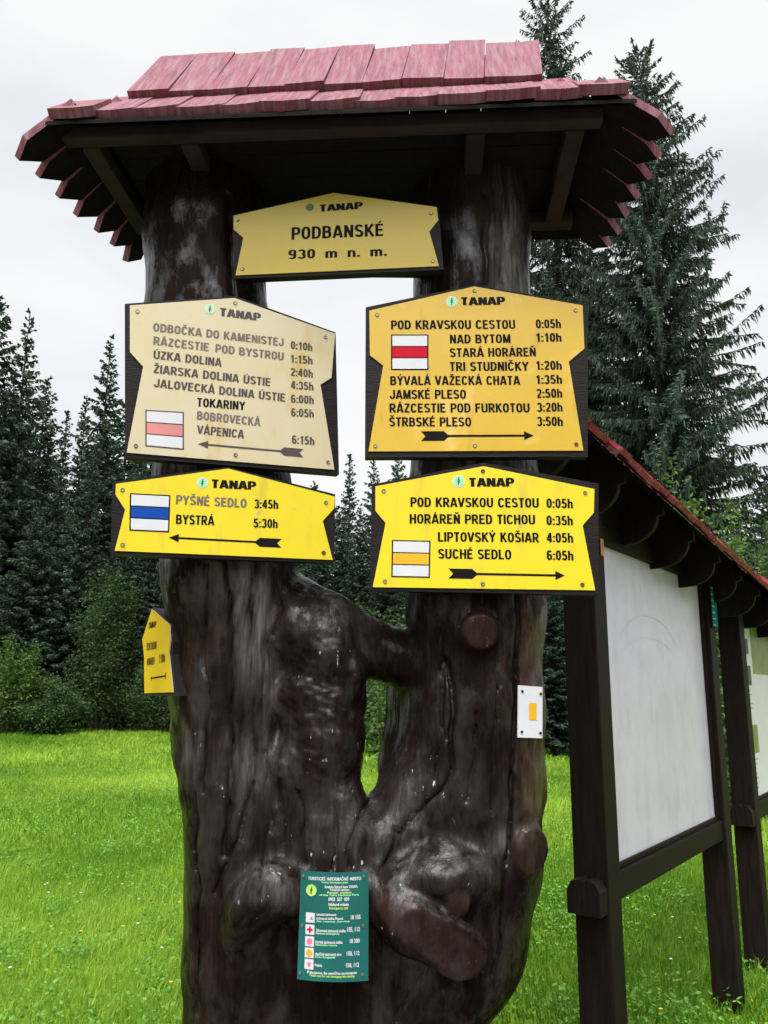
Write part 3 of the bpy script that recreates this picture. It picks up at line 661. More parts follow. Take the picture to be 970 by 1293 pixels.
        brn[i] = min(1, max(0, (x - xr) / .012)) if 1.25 < z < 1.93 and x > 0 else 0  # right flank browner, as if lit from the right
        for p, ex_, ez_, sl in scars:
            dx = x - p.x; dz = z - p.z; e = ((dx + 0) / ex_) ** 2 + ((dz + sl * dx) / ez_) ** 2
            if e < 1.3 and y < p.y + .05: brn[i] = max(brn[i], min(1, max(0, (1.15 - e) * 6)) * .42)
        cv = .0
        for p, rr in zip(cx, cr2):
            e = ((x - p.x) ** 2 + (z - p.z) ** 2) / (rr * rr)
            if e < 4: cv = max(cv, math.exp(-e * .8))
        chp[i] = cv
    V = V + vn * disp[:, None]
    root = empty('carved_signpost', (0, YT, 0), 0, 'dark varnished double tree trunk with a hole, carrying a small red shingle roof', 'signpost')
    V[:, 1] -= YT
    o = np_mesh('trunk', V, Q, M['trunk'], root, {'weather_sheen': wea, 'brown': brn, 'chip': chp}, smooth=True)
    return root
POST = trunk()

# ------------------------------------------------------------------ the shingle roof on the signpost
def shingle(mb, a, b, wdir, width, th, point, skew=0.0, mi=(0, 1)):
    """board from a (top middle) to b (eave middle); pointed at b. top face material mi[0], underside mi[1]"""
    a = Vector(a); b = Vector(b); wv = Vector(wdir).normalized(); al = (b - a).normalized(); n = wv.cross(al).normalized()
    if n.z < 0: n = -n
    h = width / 2; L = (b - a).length
    out = [(-h, 0), (h, 0), (h, L - point), (skew * h, L), (-h, L - point)]
    top = [a + wv * p + al * q + n * th for p, q in out]
    nn_ = (top[1] - top[0]).cross(top[2] - top[1])
    if nn_.dot(n) < 0: top = top[::-1]
    mb.prism(top, -n * th, mi[0], mi[0], mi[1])
def signpost_roof():
    rz = R(-3.8); o = Vector((-.16, 2.33, 0))
    roof = empty('roof', (o.x, o.y - YT, 0), rz, parent=POST)
    rg = random.Random(9)
    ZI, ZF, ZS = 3.40, 3.215, 3.115
    xi0, xi1, yi0, yi1 = -.625, .655, -.17, .17
    mats = [M['red'], M['under']]
    # lower front row and back row
    for nm, sy in (('front_shingles', -1), ('back_shingles', 1)):
        mb = MB(); x = -.80
        while x < .79:
            wd = rg.uniform(.112, .138); xc = x + wd / 2
            t0 = 0 if xi0 < xc < xi1 else min(.85, (xi0 - xc) / .25 if xc < xi0 else (xc - xi1) / .28)
            yo = .345; a = (xc, sy * (.15 + (yo - .15) * t0), ZI + .012 - (ZI - ZF) * t0 + rg.uniform(0, .006)); b = (xc + rg.uniform(-.008, .008), sy * (yo + rg.uniform(-.012, .012)), ZF + rg.uniform(-.006, .006))
            shingle(mb, a, b, (1, 0, rg.uniform(.01, .06)), wd * 1.10, .028, .022, rg.uniform(-.3, .3)); x += wd
        mb.build(nm, mats, roof)
    # hanging side rows with saw-tooth ends
    for nm, sx in (('side_shingles', -1), ('side_shingles', 1)):
        mb = MB(); n = 7
        for k in range(n):
            yc = -.338 + (k + .5) * .098; xin = xi0 if sx < 0 else xi1
            ex = -.915 + .018 * k if sx < 0 else .972 - .008 * k
            t0 = max(0, (abs(yc) - .17) / .18) if abs(yc) > .17 else 0
            zi = ZI - .02 - .165 * t0; xa = xin + sx * .17 * t0
            a = (xa, yc, zi + rg.uniform(0, .003)); b = (ex + rg.uniform(-.006, .006), yc + rg.uniform(-.002, .002), ZS + rg.uniform(-.008, .008))
            shingle(mb, a, b, (0, 1, rg.uniform(-.02, .01)), .0975, .024, .055, rg.uniform(-.5, -.1))
        mb.build(nm, mats, roof)
    # steep upper boards
    for nm, sy in (('ridge_boards', -1), ('ridge_boards', 1)):
        mb = MB(); x = xi0
        wds = [.13, .125, .12, .115, .12, .115, .12, .125, .12, .125, .05]
        tot = sum(wds); 
        for wd in wds:
            wd = wd * (xi1 - xi0) / tot; xc = x + wd / 2
            a = (xc + .010, sy * .012, 3.69 + rg.uniform(-.010, .012)); b = (xc - .012, sy * (.205 + rg.uniform(-.008, .008)), 3.385 + rg.uniform(-.008, .008))
            shingle(mb, a, b, (1, 0, rg.uniform(-.03, .07)), wd * .985, .030, .001); x += wd
        mb.build(nm, [M['red'], M['under']], roof)
    for sx, xx in ((-1, xi0 + .015), (1, xi1 - .035)):
        e = MB(); e.prism([(xx, -.19, 3.385), (xx, .19, 3.385), (xx, 0, 3.675)], (.02, 0, 0))
        e.build('gable_board', M['under'], roof)
    for sy in (-1, 1):
        e = MB(); p_ = [(xi0, sy * .15, ZI - .004), (xi1, sy * .15, ZI - .004), (.88, sy * .345, ZF - .005), (-.82, sy * .345, ZF - .005)]
        e.prism(p_ if sy > 0 else p_[::-1], (0, 0, -.012)); e.build('sheathing', M['under'], roof)
    for p_ in ([(xi0 + .07, .18, ZI - .002), (xi0 + .07, -.18, ZI - .002), (-.80, -.325, ZF - .005), (-.80, .325, ZF - .005)], [(xi1 - .07, -.18, ZI - .002), (xi1 - .07, .18, ZI - .002), (.86, .325, ZF - .005), (.86, -.325, ZF - .005)]):
        e = MB(); e.prism(p_, (0, 0, -.010)); e.build('sheathing', M['under'], roof)
    # frame under the boards
    for (lo, hi) in (((-.80, -.285, 3.196), (.80, -.240, 3.240)), ((-.72, .230, 3.196), (.80, .285, 3.240)),
                     ((-.755, -.2375, 3.188), (-.700, .2275, 3.236)), ((.700, -.2375, 3.188), (.755, .2275, 3.236)),
                     ((.41, -.2375, 3.190), (.465, .2275, 3.238)), ((-.45, -.2375, 3.190), (-.395, .2275, 3.238))):
        b = MB(); b.box(lo, hi, bev=.006); b.build('rafter', M['beam'], roof)
    c = MB()
    for k in range(4):
        y0 = -.236 + k * .118; c.box((-.69, y0, 3.243), (.73, y0 + .114, 3.258), bev=.003)
    c.build('ceiling_boards', M['under'], roof)
    # cross plank between both stems, behind the place-name sign
    c = MB(); c.box((-.43, 2.335 - YT, 2.90), (.16, 2.375 - YT, 3.10), bev=.006); c.build('cross_plank', M['sideboard'], POST)
signpost_roof()

# ------------------------------------------------------------------ text
_fc = None
def text_mesh(s, bold):
    global _fc
    if _fc is None:
        cu = bpy.data.curves.new('lettering_curve', 'FONT'); ob = bpy.data.objects.new('lettering_curve', cu); C.objects.link(ob); _fc = (cu, ob)
    cu, ob = _fc
    cu.body = s; cu.offset = bold; cu.resolution_u = 5; cu.fill_mode = 'FRONT'
    dg = bpy.context.evaluated_depsgraph_get(); dg.update()
    ev = ob.evaluated_get(dg); me = ev.to_mesh()
    V = np.array([v.co[:] for v in me.vertices]).reshape(-1, 3); Fs = [list(p.vertices) for p in me.polygons]
    ev.to_mesh_clear()
    return V, Fs
def put_text(mb, s, p0, p1, cap, y, mi=0, bold=.022):
    """write s from local point p0 to p1 (x, z) on the baseline; cap = capital height"""
    V, Fs = text_mesh(s, bold)
    x0, x1 = V[:, 0].min(), V[:, 0].max()
    d = Vector((p1[0] - p0[0], p1[1] - p0[1])); L = d.length; d /= L; n = Vector((-d.y, d.x))
    vs = []
    for x, yy, _ in V:
        a = (x - x0) / (x1 - x0) * L; b = yy / .70 * cap
        vs.append((p0[0] + d.x * a + n.x * b, y, p0[1] + d.y * a + n.y * b))
    mb.add(vs, Fs, mi)


# narrow bold sign capitals drawn as strokes (cap height 1)
def _arc(cx, cy, rx, ry, a0, a1, n=10, e=2.5):
    o = []
    for k in range(n + 1):
        a = R(a0 + (a1 - a0) * k / n); c, q = math.cos(a), math.sin(a)
        o.append((cx + rx * math.copysign(abs(c) ** (2 / e), c), cy + ry * math.copysign(abs(q) ** (2 / e), q)))
    return o
GLYPH = {}
def _glyphs():
    l, r, b, t, m = .085, .455, .075, .925, .5; x = (l + r) / 2; w = .54; G = GLYPH
    oval = _arc(x, m, (r - l) / 2, (t - b) / 2, 0, 360, 28)
    G['A'] = (.58, [[(.06, 0), (.26, 1)], [(.52, 0), (.32, 1)], [(.14, .27), (.44, .27)]])
    G['B'] = (w, [[(l, 0), (l, 1)], [(l, t), (.25, t)] + _arc(.25, .72, .17, .205, 90, -90, 8) + [(l, .515)], [(l, .515), (.27, .515)] + _arc(.27, .295, .185, .22, 90, -90, 8) + [(l, b)]])
    G['C'] = (w, [_arc(x, m, (r - l) / 2, (t - b) / 2, 32, 328, 22)])
    G['D'] = (w, [[(l, 0), (l, 1)], [(l, t), (.22, t)] + _arc(.22, m, r - .22, (t - b) / 2, 90, -90, 14) + [(l, b)]])
    G['E'] = (.48, [[(l, 0), (l, 1)], [(l, t), (.45, t)], [(l, .52), (.42, .52)], [(l, b), (.46, b)]])
    G['F'] = (.45, [[(l, 0), (l, 1)], [(l, t), (.43, t)], [(l, .52), (.40, .52)]])
    G['H'] = (w, [[(l, 0), (l, 1)], [(r, 0), (r, 1)], [(l, .53), (r, .53)]])
    G['I'] = (.17, [[(l, 0), (l, 1)]])
    G['J'] = (.44, [[(.36, 1), (.36, .28)] + _arc(.205, .28, .155, .205, 0, -180, 10) + [(.05, .33)]])
    G['K'] = (w, [[(l, 0), (l, 1)], [(.47, 1), (.12, .42)], [(.22, .56), (.49, 0)]])
    G['L'] = (.45, [[(l, 0), (l, 1)], [(l, b), (.45, b)]])
    G['M'] = (.66, [[(l, 0), (l, 1)], [(.575, 0), (.575, 1)], [(.11, 1), (.33, .03)], [(.55, 1), (.33, .03)]])
    G['N'] = (w, [[(l, 0), (l, 1)], [(r, 0), (r, 1)], [(l + .02, .97), (r - .02, .03)]])
    G['O'] = (w, [oval])
    G['P'] = (.50, [[(l, 0), (l, 1)], [(l, t), (.26, t)] + _arc(.26, .685, .18, .24, 90, -90, 10) + [(l, .445)]])
    G['R'] = (w, [[(l, 0), (l, 1)], [(l, t), (.26, t)] + _arc(.26, .70, .18, .225, 90, -90, 10) + [(l, .475)], [(.27, .46), (.48, 0)]])
    G['S'] = (.51, [_arc(.255, .715, .17, .21, 20, 180, 9) + [(.10, .63), (.19, .535), (.33, .47), (.42, .37)] + _arc(.255, .285, .175, .21, 0, -160, 9)])
    G['T'] = (.47, [[(.235, 0), (.235, 1)], [(.01, t), (.46, t)]])
    G['U'] = (w, [[(l, 1), (l, .30)] + _arc(x, .30, (r - l) / 2, .225, 180, 360, 12) + [(r, 1)]])
    G['V'] = (.54, [[(.05, 1), (.255, .02)], [(.49, 1), (.285, .02)]])
    G['Y'] = (.54, [[(.05, 1), (.27, .46)], [(.49, 1), (.27, .46)], [(.27, .50), (.27, 0)]])
    G['Z'] = (.47, [[(.03, t), (.44, t)], [(.41, .91), (.06, .09)], [(.02, b), (.45, b)]])
    G['0'] = (.46, [_arc(.23, m, .15, (t - b) / 2, 0, 360, 24)])
    G['1'] = (.40, [[(.25, 0), (.25, 1)], [(.25, .90), (.08, .74)]])
    G['2'] = (.46, [_arc(.235, .70, .15, .225, 165, 0, 9) + [(.36, .56), (.10, .14)], [(.05, b), (.42, b)]])
    G['3'] = (.46, [_arc(.22, .72, .145, .205, 160, -80, 10), _arc(.22, .29, .16, .22, 85, -160, 11)])
    G['4'] = (.47, [[(.33, 0), (.33, 1)], [(.30, .97), (.05, .30)], [(.02, .27), (.46, .27)]])
    G['5'] = (.46, [[(.40, t), (.13, t), (.09, .50)], [(.09, .50)] + _arc(.22, .32, .16, .245, 120, -160, 12)])
    G['6'] = (.46, [_arc(.235, .31, .15, .235, 0, 360, 20), _arc(.245, .60, .16, .325, 40, 190, 9)])
    G['9'] = (.46, [_arc(.225, .69, .15, .235, 0, 360, 20), _arc(.215, .40, .16, .325, -140, 10, 9)])
    G['7'] = (.44, [[(.03, t), (.41, t)], [(.39, .90), (.18, 0)]])
    G['8'] = (.46, [_arc(.23, .73, .135, .195, 0, 360, 20), _arc(.23, .29, .155, .215, 0, 360, 20)])
    G[':'] = (.17, [[(l, .02), (l, .18)], [(l, .52), (l, .68)]])
    G['.'] = (.17, [[(l, 0), (l, .17)]])
    G['h'] = (.46, [[(l, 0), (l, 1)], [(l, .50)] + _arc(.23, .47, .145, .165, 170, 0, 9) + [(.375, 0)]])
    G['n'] = (.46, [[(l, 0), (l, .70)], [(l, .50)] + _arc(.23, .47, .145, .165, 170, 0, 9) + [(.375, 0)]])
    G['m'] = (.70, [[(l, 0), (l, .70)], [(l, .50)] + _arc(.215, .47, .13, .165, 170, 0, 8) + [(.345, 0)], [(.345, .50)] + _arc(.48, .47, .13, .165, 170, 0, 8) + [(.61, 0)]])
    ac = lambda c: [[(c - .05, 1.07), (c + .07, 1.22)]]; ca = lambda c: [[(c - .14, 1.23), (c, 1.09), (c + .14, 1.23)]]
    for k, base, f, c in (('Á', 'A', ac, .29), ('É', 'E', ac, .26), ('Í', 'I', ac, .085), ('Ý', 'Y', ac, .27), ('Ú', 'U', ac, .27), ('Č', 'C', ca, .28), ('Ň', 'N', ca, .27), ('Š', 'S', ca, .255), ('Ž', 'Z', ca, .24)):
        G[k] = (G[base][0], G[base][1] + f(c))
_glyphs()
def stroke_text(s, sw=.165):
    V = []; Fs = []; x = 0; lay = 0
    for ch in s:
        if ch == ' ': x += .17; continue
        wd, strokes = GLYPH[ch]
        for st in strokes:
            acc = st[0][1] > 1.03; hw = (.055 if acc else sw / 2); n = len(st); closed = n > 5 and math.hypot(st[0][0] - st[-1][0], st[0][1] - st[-1][1]) < 1e-6
            base = len(V); lay = (lay + 1) % 4
            for k in range(n):
                p = Vector(st[k]); a = Vector(st[k - 1] if k else (st[-2] if closed else st[0])); c = Vector(st[k + 1] if k < n - 1 else (st[1] if closed else st[-1]))
                d0 = (p - a); d1 = (c - p)
                if d0.length < 1e-6: d0 = d1
                if d1.length < 1e-6: d1 = d0
                d0 = d0.normalized(); d1 = d1.normalized(); tn = (d0 + d1); tn = tn.normalized() if tn.length > 1e-4 else d0
                nn_ = Vector((-tn.y, tn.x)); mit = min(1.6, 1 / max(.35, tn.dot(d1)))
                horiz = abs(tn.x) * .12                      # slightly thinner horizontals
                o = nn_ * hw * mit * (1 - horiz)
                V += [(x + p.x + o.x, p.y + o.y, lay), (x + p.x - o.x, p.y - o.y, lay)]
            for k in range(n - 1): Fs.append([base + 2 * k, base + 2 * k + 1, base + 2 * k + 3, base + 2 * k + 2])
        x += wd + .085
    return np.array(V), Fs
def put_strokes(mb, s, p0, p1, cap, y, mi=0, sw=.165):
    V, Fs = stroke_text(s, sw)
    x0, x1 = V[:, 0].min(), V[:, 0].max()
    d = Vector((p1[0] - p0[0], p1[1] - p0[1])); L = d.length; d /= L; n = Vector((-d.y, d.x))
    vs = []
    for x, yy, lay in V:
        a = (x - x0) / (x1 - x0) * L; b = yy * cap
        vs.append((p0[0] + d.x * a + n.x * b, y - lay * .00012, p0[1] + d.y * a + n.y * b))
    mb.add(vs, Fs, mi)

# ------------------------------------------------------------------ signs
class Face:
    """vertical plane through a point at depth Y on pixel (px,py), turned by yaw; local x along the sign, local -y to the viewer"""
    def __init__(s, px, py, Y, yaw, org, sc_):
        s.o = at(px, py, Y); s.rz = yaw; s.u = Vector((math.cos(yaw), math.sin(yaw), 0)); s.n = Vector((math.sin(yaw), -math.cos(yaw), 0)); s.org = org; s.sc = sc_
    def w(s, X, Y):                 # crop coordinates -> local (x, z)
        px = s.org[0] + X / s.sc; py = s.org[1] + Y / s.sc
        d = ray(px, py); t = (s.o - CAM).dot(s.n) / d.dot(s.n); q = CAM + d * t - s.o
        return (q.dot(s.u), q.z)
def flat(mb, pts, y, mi=0):
    mb.add([(a, y, b) for a, b in pts], [list(range(len(pts)))], mi)
def ccw(p):
    a = sum(p[i][0] * p[(i + 1) % len(p)][1] - p[(i + 1) % len(p)][0] * p[i][1] for i in range(len(p)))
    return p if a > 0 else p[::-1]
def make_sign(fc, plate, back, paint, rows, label, mark=None, stripe=None, arrow=None, tanap=None, emblem=None, screws=(), ink='ink', mint='mint', thick=.032, rusty=()):
    root = empty('trail_sign', fc.o, fc.rz, label, 'sign', 'yellow trail signs on the trunk')
    W = fc.w
    b = MB(); b.prism([(x, 0, z) for x, z in ccw([W(*p) for p in back])], (0, thick, 0)); b.build('backing_board', M['sideboard'], root)
    p = MB(); p.prism([(x, -.004, z) for x, z in ccw([W(*q) for q in plate])], (0, .004 - .0004, 0), 0, 1); plate_o = p.build('plate', [M[paint], M['rim']], root)
    yl = -.0046
    inks = [M[ink], M['ink'], M['fade2']]
    if tanap:
        (x0, y0), (x1, y1), cap = tanap
        t = MB(); put_strokes(t, 'TANAP', W(x0, y0), W(x1, y1), cap / fc.sc * fc.k, yl, 0, .235); t.build('heading', inks[0], root)
    for r in rows:
        q, (x0, y0), (x1, y1), cap = r[:4]
        t = MB(); put_strokes(t, q, W(x0, y0), W(x1, y1), cap / fc.sc * fc.k, yl, 0, r[5] if len(r) > 5 else .188)
        t.build('text_line', inks[r[4] if len(r) > 4 else 0], root)
    if emblem:
        ex, ez = W(*emblem[0]); er = emblem[1] / fc.sc * fc.k; e = MB()
        for rad, mi, yy in ((er, 0, yl), (er * .82, 1, yl - .0005)):
            flat(e, [(ex + rad * math.cos(2 * PI * k / 28), ez + rad * math.sin(2 * PI * k / 28)) for k in range(28)], yy, mi)
        sh = [(-.12, .62), (.16, .70), (.05, .38), (.30, .18), (.10, .05), (.26, -.28), (.05, -.30), (.06, -.62), (-.14, -.62), (-.12, -.25), (-.30, -.10), (-.10, .08), (-.24, .30), (-.06, .36)]
        flat(e, ccw([(ex + a * er, ez + c * er) for a, c in sh]), yl - .001, 2)
        e.build('emblem', [M['white'] if mint == 'mint' else M[mint], M[mint], M['forest']], root)
    if mark:
        q = [W(*m) for m in mark]                        # tl, tr, br, bl
        lerp = lambda a, c, k: (a[0] + (c[0] - a[0]) * k, a[1] + (c[1] - a[1]) * k)
        def bl(u, v): return lerp(lerp(q[0], q[1], u), lerp(q[3], q[2], u), v)
        e = MB(); flat(e, ccw(q), yl, 0); mo = e.build('trail_mark', M[ink], root)
        for v0, v1, m in ((.035, .325, 'white'), (.355, .645, stripe), (.675, .965, 'white')):
            s = MB(); flat(s, ccw([bl(.035, v0), bl(.965, v0), bl(.965, v1), bl(.035, v1)]), yl - .0006); s.build('stripe', M[m], mo)
    if arrow:
        (tx, ty), (fx, fy), head, fl, hw = arrow          # tip, fletch end, head length, fletch length, half height (crop units)
        a = Vector(W(tx, ty)); c = Vector(W(fx, fy)); d = (c - a); L = d.length; d /= L; n = Vector((-d.y, d.x)); k = fc.k / fc.sc
        q = lambda s, h: tuple(a + d * s + n * h)
        H_, FL, HW = head * k, fl * k, hw * k; sw = HW * .22
        e = MB()
        flat(e, ccw([q(0, 0), q(H_, HW * .9), q(H_, -HW * .9)]), yl)
        flat(e, ccw([q(H_, sw), q(L - FL * .9, sw), q(L - FL * .9, -sw), q(H_, -sw)]), yl)
        e.add([(x, yl, z) for x, z in (q(L - FL, 0), q(L - FL * .80, HW), q(L, HW), q(L - FL * .16, 0), q(L, -HW), q(L - FL * .80, -HW))], [(0, 1, 3), (1, 2, 3), (0, 3, 5), (3, 4, 5)])
        e.build('arrow', M[ink], root)
    for i, s in enumerate(screws):
        x, z = W(*s); e = MB(); r = .0062
        ring = [(r * math.cos(2 * PI * k / 12), r * math.sin(2 * PI * k / 12)) for k in range(12)]
        vs = [(x + a, -.0042, z + c) for a, c in ring] + [(x + a * .75, -.0075, z + c * .75) for a, c in ring] + [(x, -.0068, z)]
        e.add(vs, [[k, (k + 1) % 12, 12 + (k + 1) % 12, 12 + k] for k in range(12)] + [[12 + k, 12 + (k + 1) % 12, 24] for k in range(12)])
        s_ = MB(); s_.add(e.v, e.f); s_.build('screw', M['rust'] if i in rusty else M['steel'], root)
    return root
def face(px, py, Y, yaw, org, sc_):
    f = Face(px, py, Y, R(yaw), org, sc_); f.k = pxm(py, Y); return f

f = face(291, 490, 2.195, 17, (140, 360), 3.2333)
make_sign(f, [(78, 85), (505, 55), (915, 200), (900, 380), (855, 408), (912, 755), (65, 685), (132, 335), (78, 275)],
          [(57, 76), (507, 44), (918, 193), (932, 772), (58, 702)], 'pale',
          [('ODBOČKA  DO  KAMENISTEJ', (172, 190), (705, 252), 35, 2), ('0:10h', (733, 262), (822, 272), 35), ('RÁZCESTIE   POD  BYSTROU', (173, 245), (705, 310), 35, 2), ('1:15h', (733, 318), (823, 326), 35),
           ('ÚZKA  DOLINA', (173, 302), (452, 335), 35), ('2:40h', (733, 372), (824, 380), 35), ('ŽIARSKA  DOLINA  ÚSTIE', (173, 360), (650, 415), 35), ('4:35h', (733, 425), (826, 432), 35),
           ('JALOVECKÁ  DOLINA  ÚSTIE', (175, 418), (710, 478), 35), ('6:00h', (735, 482), (828, 487), 35), ('TOKARINY', (352, 497), (548, 513), 36, 1), ('6:05h', (735, 537), (828, 543), 35),
           ('BOBROVECKÁ', (350, 550), (610, 578), 35, 2), ('VÁPENICA', (350, 608), (543, 628), 35), ('6:15h', (738, 648), (830, 655), 35)],
          'bleached trail sign with painted-in sky glare and faded lines from ODBOČKA to VÁPENICA', [(141, 511), (298, 520), (298, 675), (141, 660)], 'tpink', ((355, 650), (785, 688), 40, 100, 18),
          ((445, 128), (612, 150), 35), ((404, 101), 23), [(109, 110), (507, 76), (876, 215), (102, 658), (509, 695), (886, 725)], 'fade', 'mintfade')
f = face(601, 480, 2.195, .6, (450, 350), 3.0312)
make_sign(f, [(50, 130), (450, 38), (865, 110), (872, 275), (812, 325), (868, 665), (47, 668), (103, 340), (52, 300)],
          [(36, 115), (450, 30), (887, 103), (886, 687), (33, 690)], 'orange',
          [('POD  KRAVSKOU  CESTOU', (133, 202), (608, 200), 37), ('0:05h', (687, 198), (783, 197), 37), ('NAD  BYTOM', (358, 256), (590, 254), 36), ('1:10h', (688, 250), (785, 249), 36), ('STARÁ  HORÁREŇ', (358, 308), (687, 305), 36),
           ('TRI  STUDNIČKY', (358, 361), (660, 360), 36), ('1:20h', (688, 357), (786, 356), 36), ('BÝVALÁ  VAŽECKÁ  CHATA', (130, 415), (627, 414), 36), ('1:35h', (688, 411), (787, 410), 36), ('JAMSKÉ  PLESO', (128, 468), (420, 467), 36), ('2:50h', (690, 464), (788, 463), 36),
           ('RÁZCESTIE  POD  FURKOTOU', (127, 520), (663, 519), 36), ('3:20h', (691, 517), (789, 516), 36), ('ŠTRBSKÉ  PLESO', (126, 573), (440, 573), 36), ('3:50h', (691, 571), (790, 571), 36)],
          'amber trail sign with a red stripe, ending in ŠTRBSKÉ PLESO', [(133, 222), (276, 222), (276, 358), (133, 358)], 'tred', ((678, 608), (247, 610), 36, 108, 19),
          ((402, 110), (570, 108), 33), ((365, 96), 23), [(80, 147), (452, 55), (838, 130), (73, 648), (453, 646), (841, 641)], rusty=(5,))
f = face(282, 652, 2.185, 15.5, (130, 580), 3.129)
make_sign(f, [(52, 98), (495, 38), (915, 148), (913, 195), (868, 245), (907, 398), (47, 362), (88, 200), (50, 140)],
          [(38, 88), (495, 30), (918, 138), (914, 410), (31, 377)], 'yellow',
          [('PYŠNÉ  SEDLO', (288, 178), (567, 193), 36, 2), ('3:45h', (597, 194), (692, 197), 36, 1), ('BYSTRÁ', (288, 256), (440, 262), 37, 1), ('5:30h', (594, 270), (690, 273), 36, 1)],
          'bright yellow trail sign with a blue stripe reading PYŠNÉ SEDLO and BYSTRÁ, lower left', [(107, 135), (267, 143), (262, 290), (105, 283)], 'tblue', ((260, 310), (705, 333), 38, 108, 18),
          ((430, 114), (605, 122), 34), ((393, 94), 22), [(78, 122), (880, 172), (78, 338), (871, 370)], 'ink', 'mint', rusty=(3,))
f = face(612, 672, 2.18, .6, (450, 570), 3.0312)
make_sign(f, [(73, 135), (487, 58), (910, 145), (908, 235), (865, 285), (913, 532), (63, 520), (112, 275), (73, 228)],
          [(60, 126), (487, 43), (927, 123), (929, 550), (51, 532)], 'yellow',
          [('POD  KRAVSKOU  CESTOU', (207, 213), (698, 216), 37), ('0:05h', (727, 217), (828, 219), 37), ('HORÁREŇ  PRED  TICHOU', (204, 277), (684, 280), 37), ('0:35h', (727, 283), (828, 284), 37),
           ('LIPTOVSKÝ  KOŠIAR', (312, 346), (699, 349), 37), ('4:05h', (727, 349), (829, 350), 37), ('SUCHÉ  SEDLO', (313, 411), (593, 414), 37), ('6:05h', (728, 416), (830, 418), 37)],
          'bright yellow trail sign with an amber stripe, ending in SUCHÉ SEDLO', [(136, 340), (284, 343), (281, 485), (134, 482)], 'tamber', ((797, 476), (352, 468), 36, 112, 19),
          ((432, 136), (605, 136), 34), ((391, 116), 24), [(105, 153), (484, 77), (875, 160), (110, 498), (484, 508), (864, 511)], rusty=(1, 5))
f = face(426, 300, 2.20, -4.0, (280, 230), 3.2333)
make_sign(f, [(50, 140), (458, 47), (878, 105), (884, 158), (848, 205), (887, 345), (58, 383), (90, 230), (50, 195)],
          [(44, 134), (458, 42), (885, 99), (906, 357), (52, 394)], 'gold',
          [('PODBANSKÉ', (286, 238), (660, 223), 56, 0, .175), ('930   m   n.   m.', (273, 318), (675, 303), 42, 0, .17)],
          'dark yellow place-name sign PODBANSKÉ 930 m n. m. shaded under the roof', None, None, None, ((402, 124), (577, 112), 31), ((361, 106), 17), [(67, 158), (855, 131), (86, 357), (862, 325)], 'ink', 'forest', thick=.03)
# small sign on the left flank, seen at a slant
f = face(200, 822, 2.36, -52, (170, 750), 9.2375)
make_sign(f, [(215, 178), (425, 360), (432, 545), (415, 690), (462, 1145), (130, 1158), (125, 720), (105, 530)],
          [(208, 160), (432, 350), (450, 560), (440, 700), (480, 1190), (120, 1190), (118, 720), (95, 530)], 'deep',
          [('TANAP', (180, 405), (268, 385), 70, 0, .2), ('TICHÁ  DOLINA', (153, 662), (274, 640), 90, 0, .15), ('HORÁREŇ', (160, 835), (246, 822), 85, 0, .15), ('1:10h', (302, 805), (370, 797), 100, 0, .15)],
          'small golden arrow sign on a thick block on the left flank of the trunk', None, None, ((205, 985), (385, 955), 28, 24, 40), thick=.10)

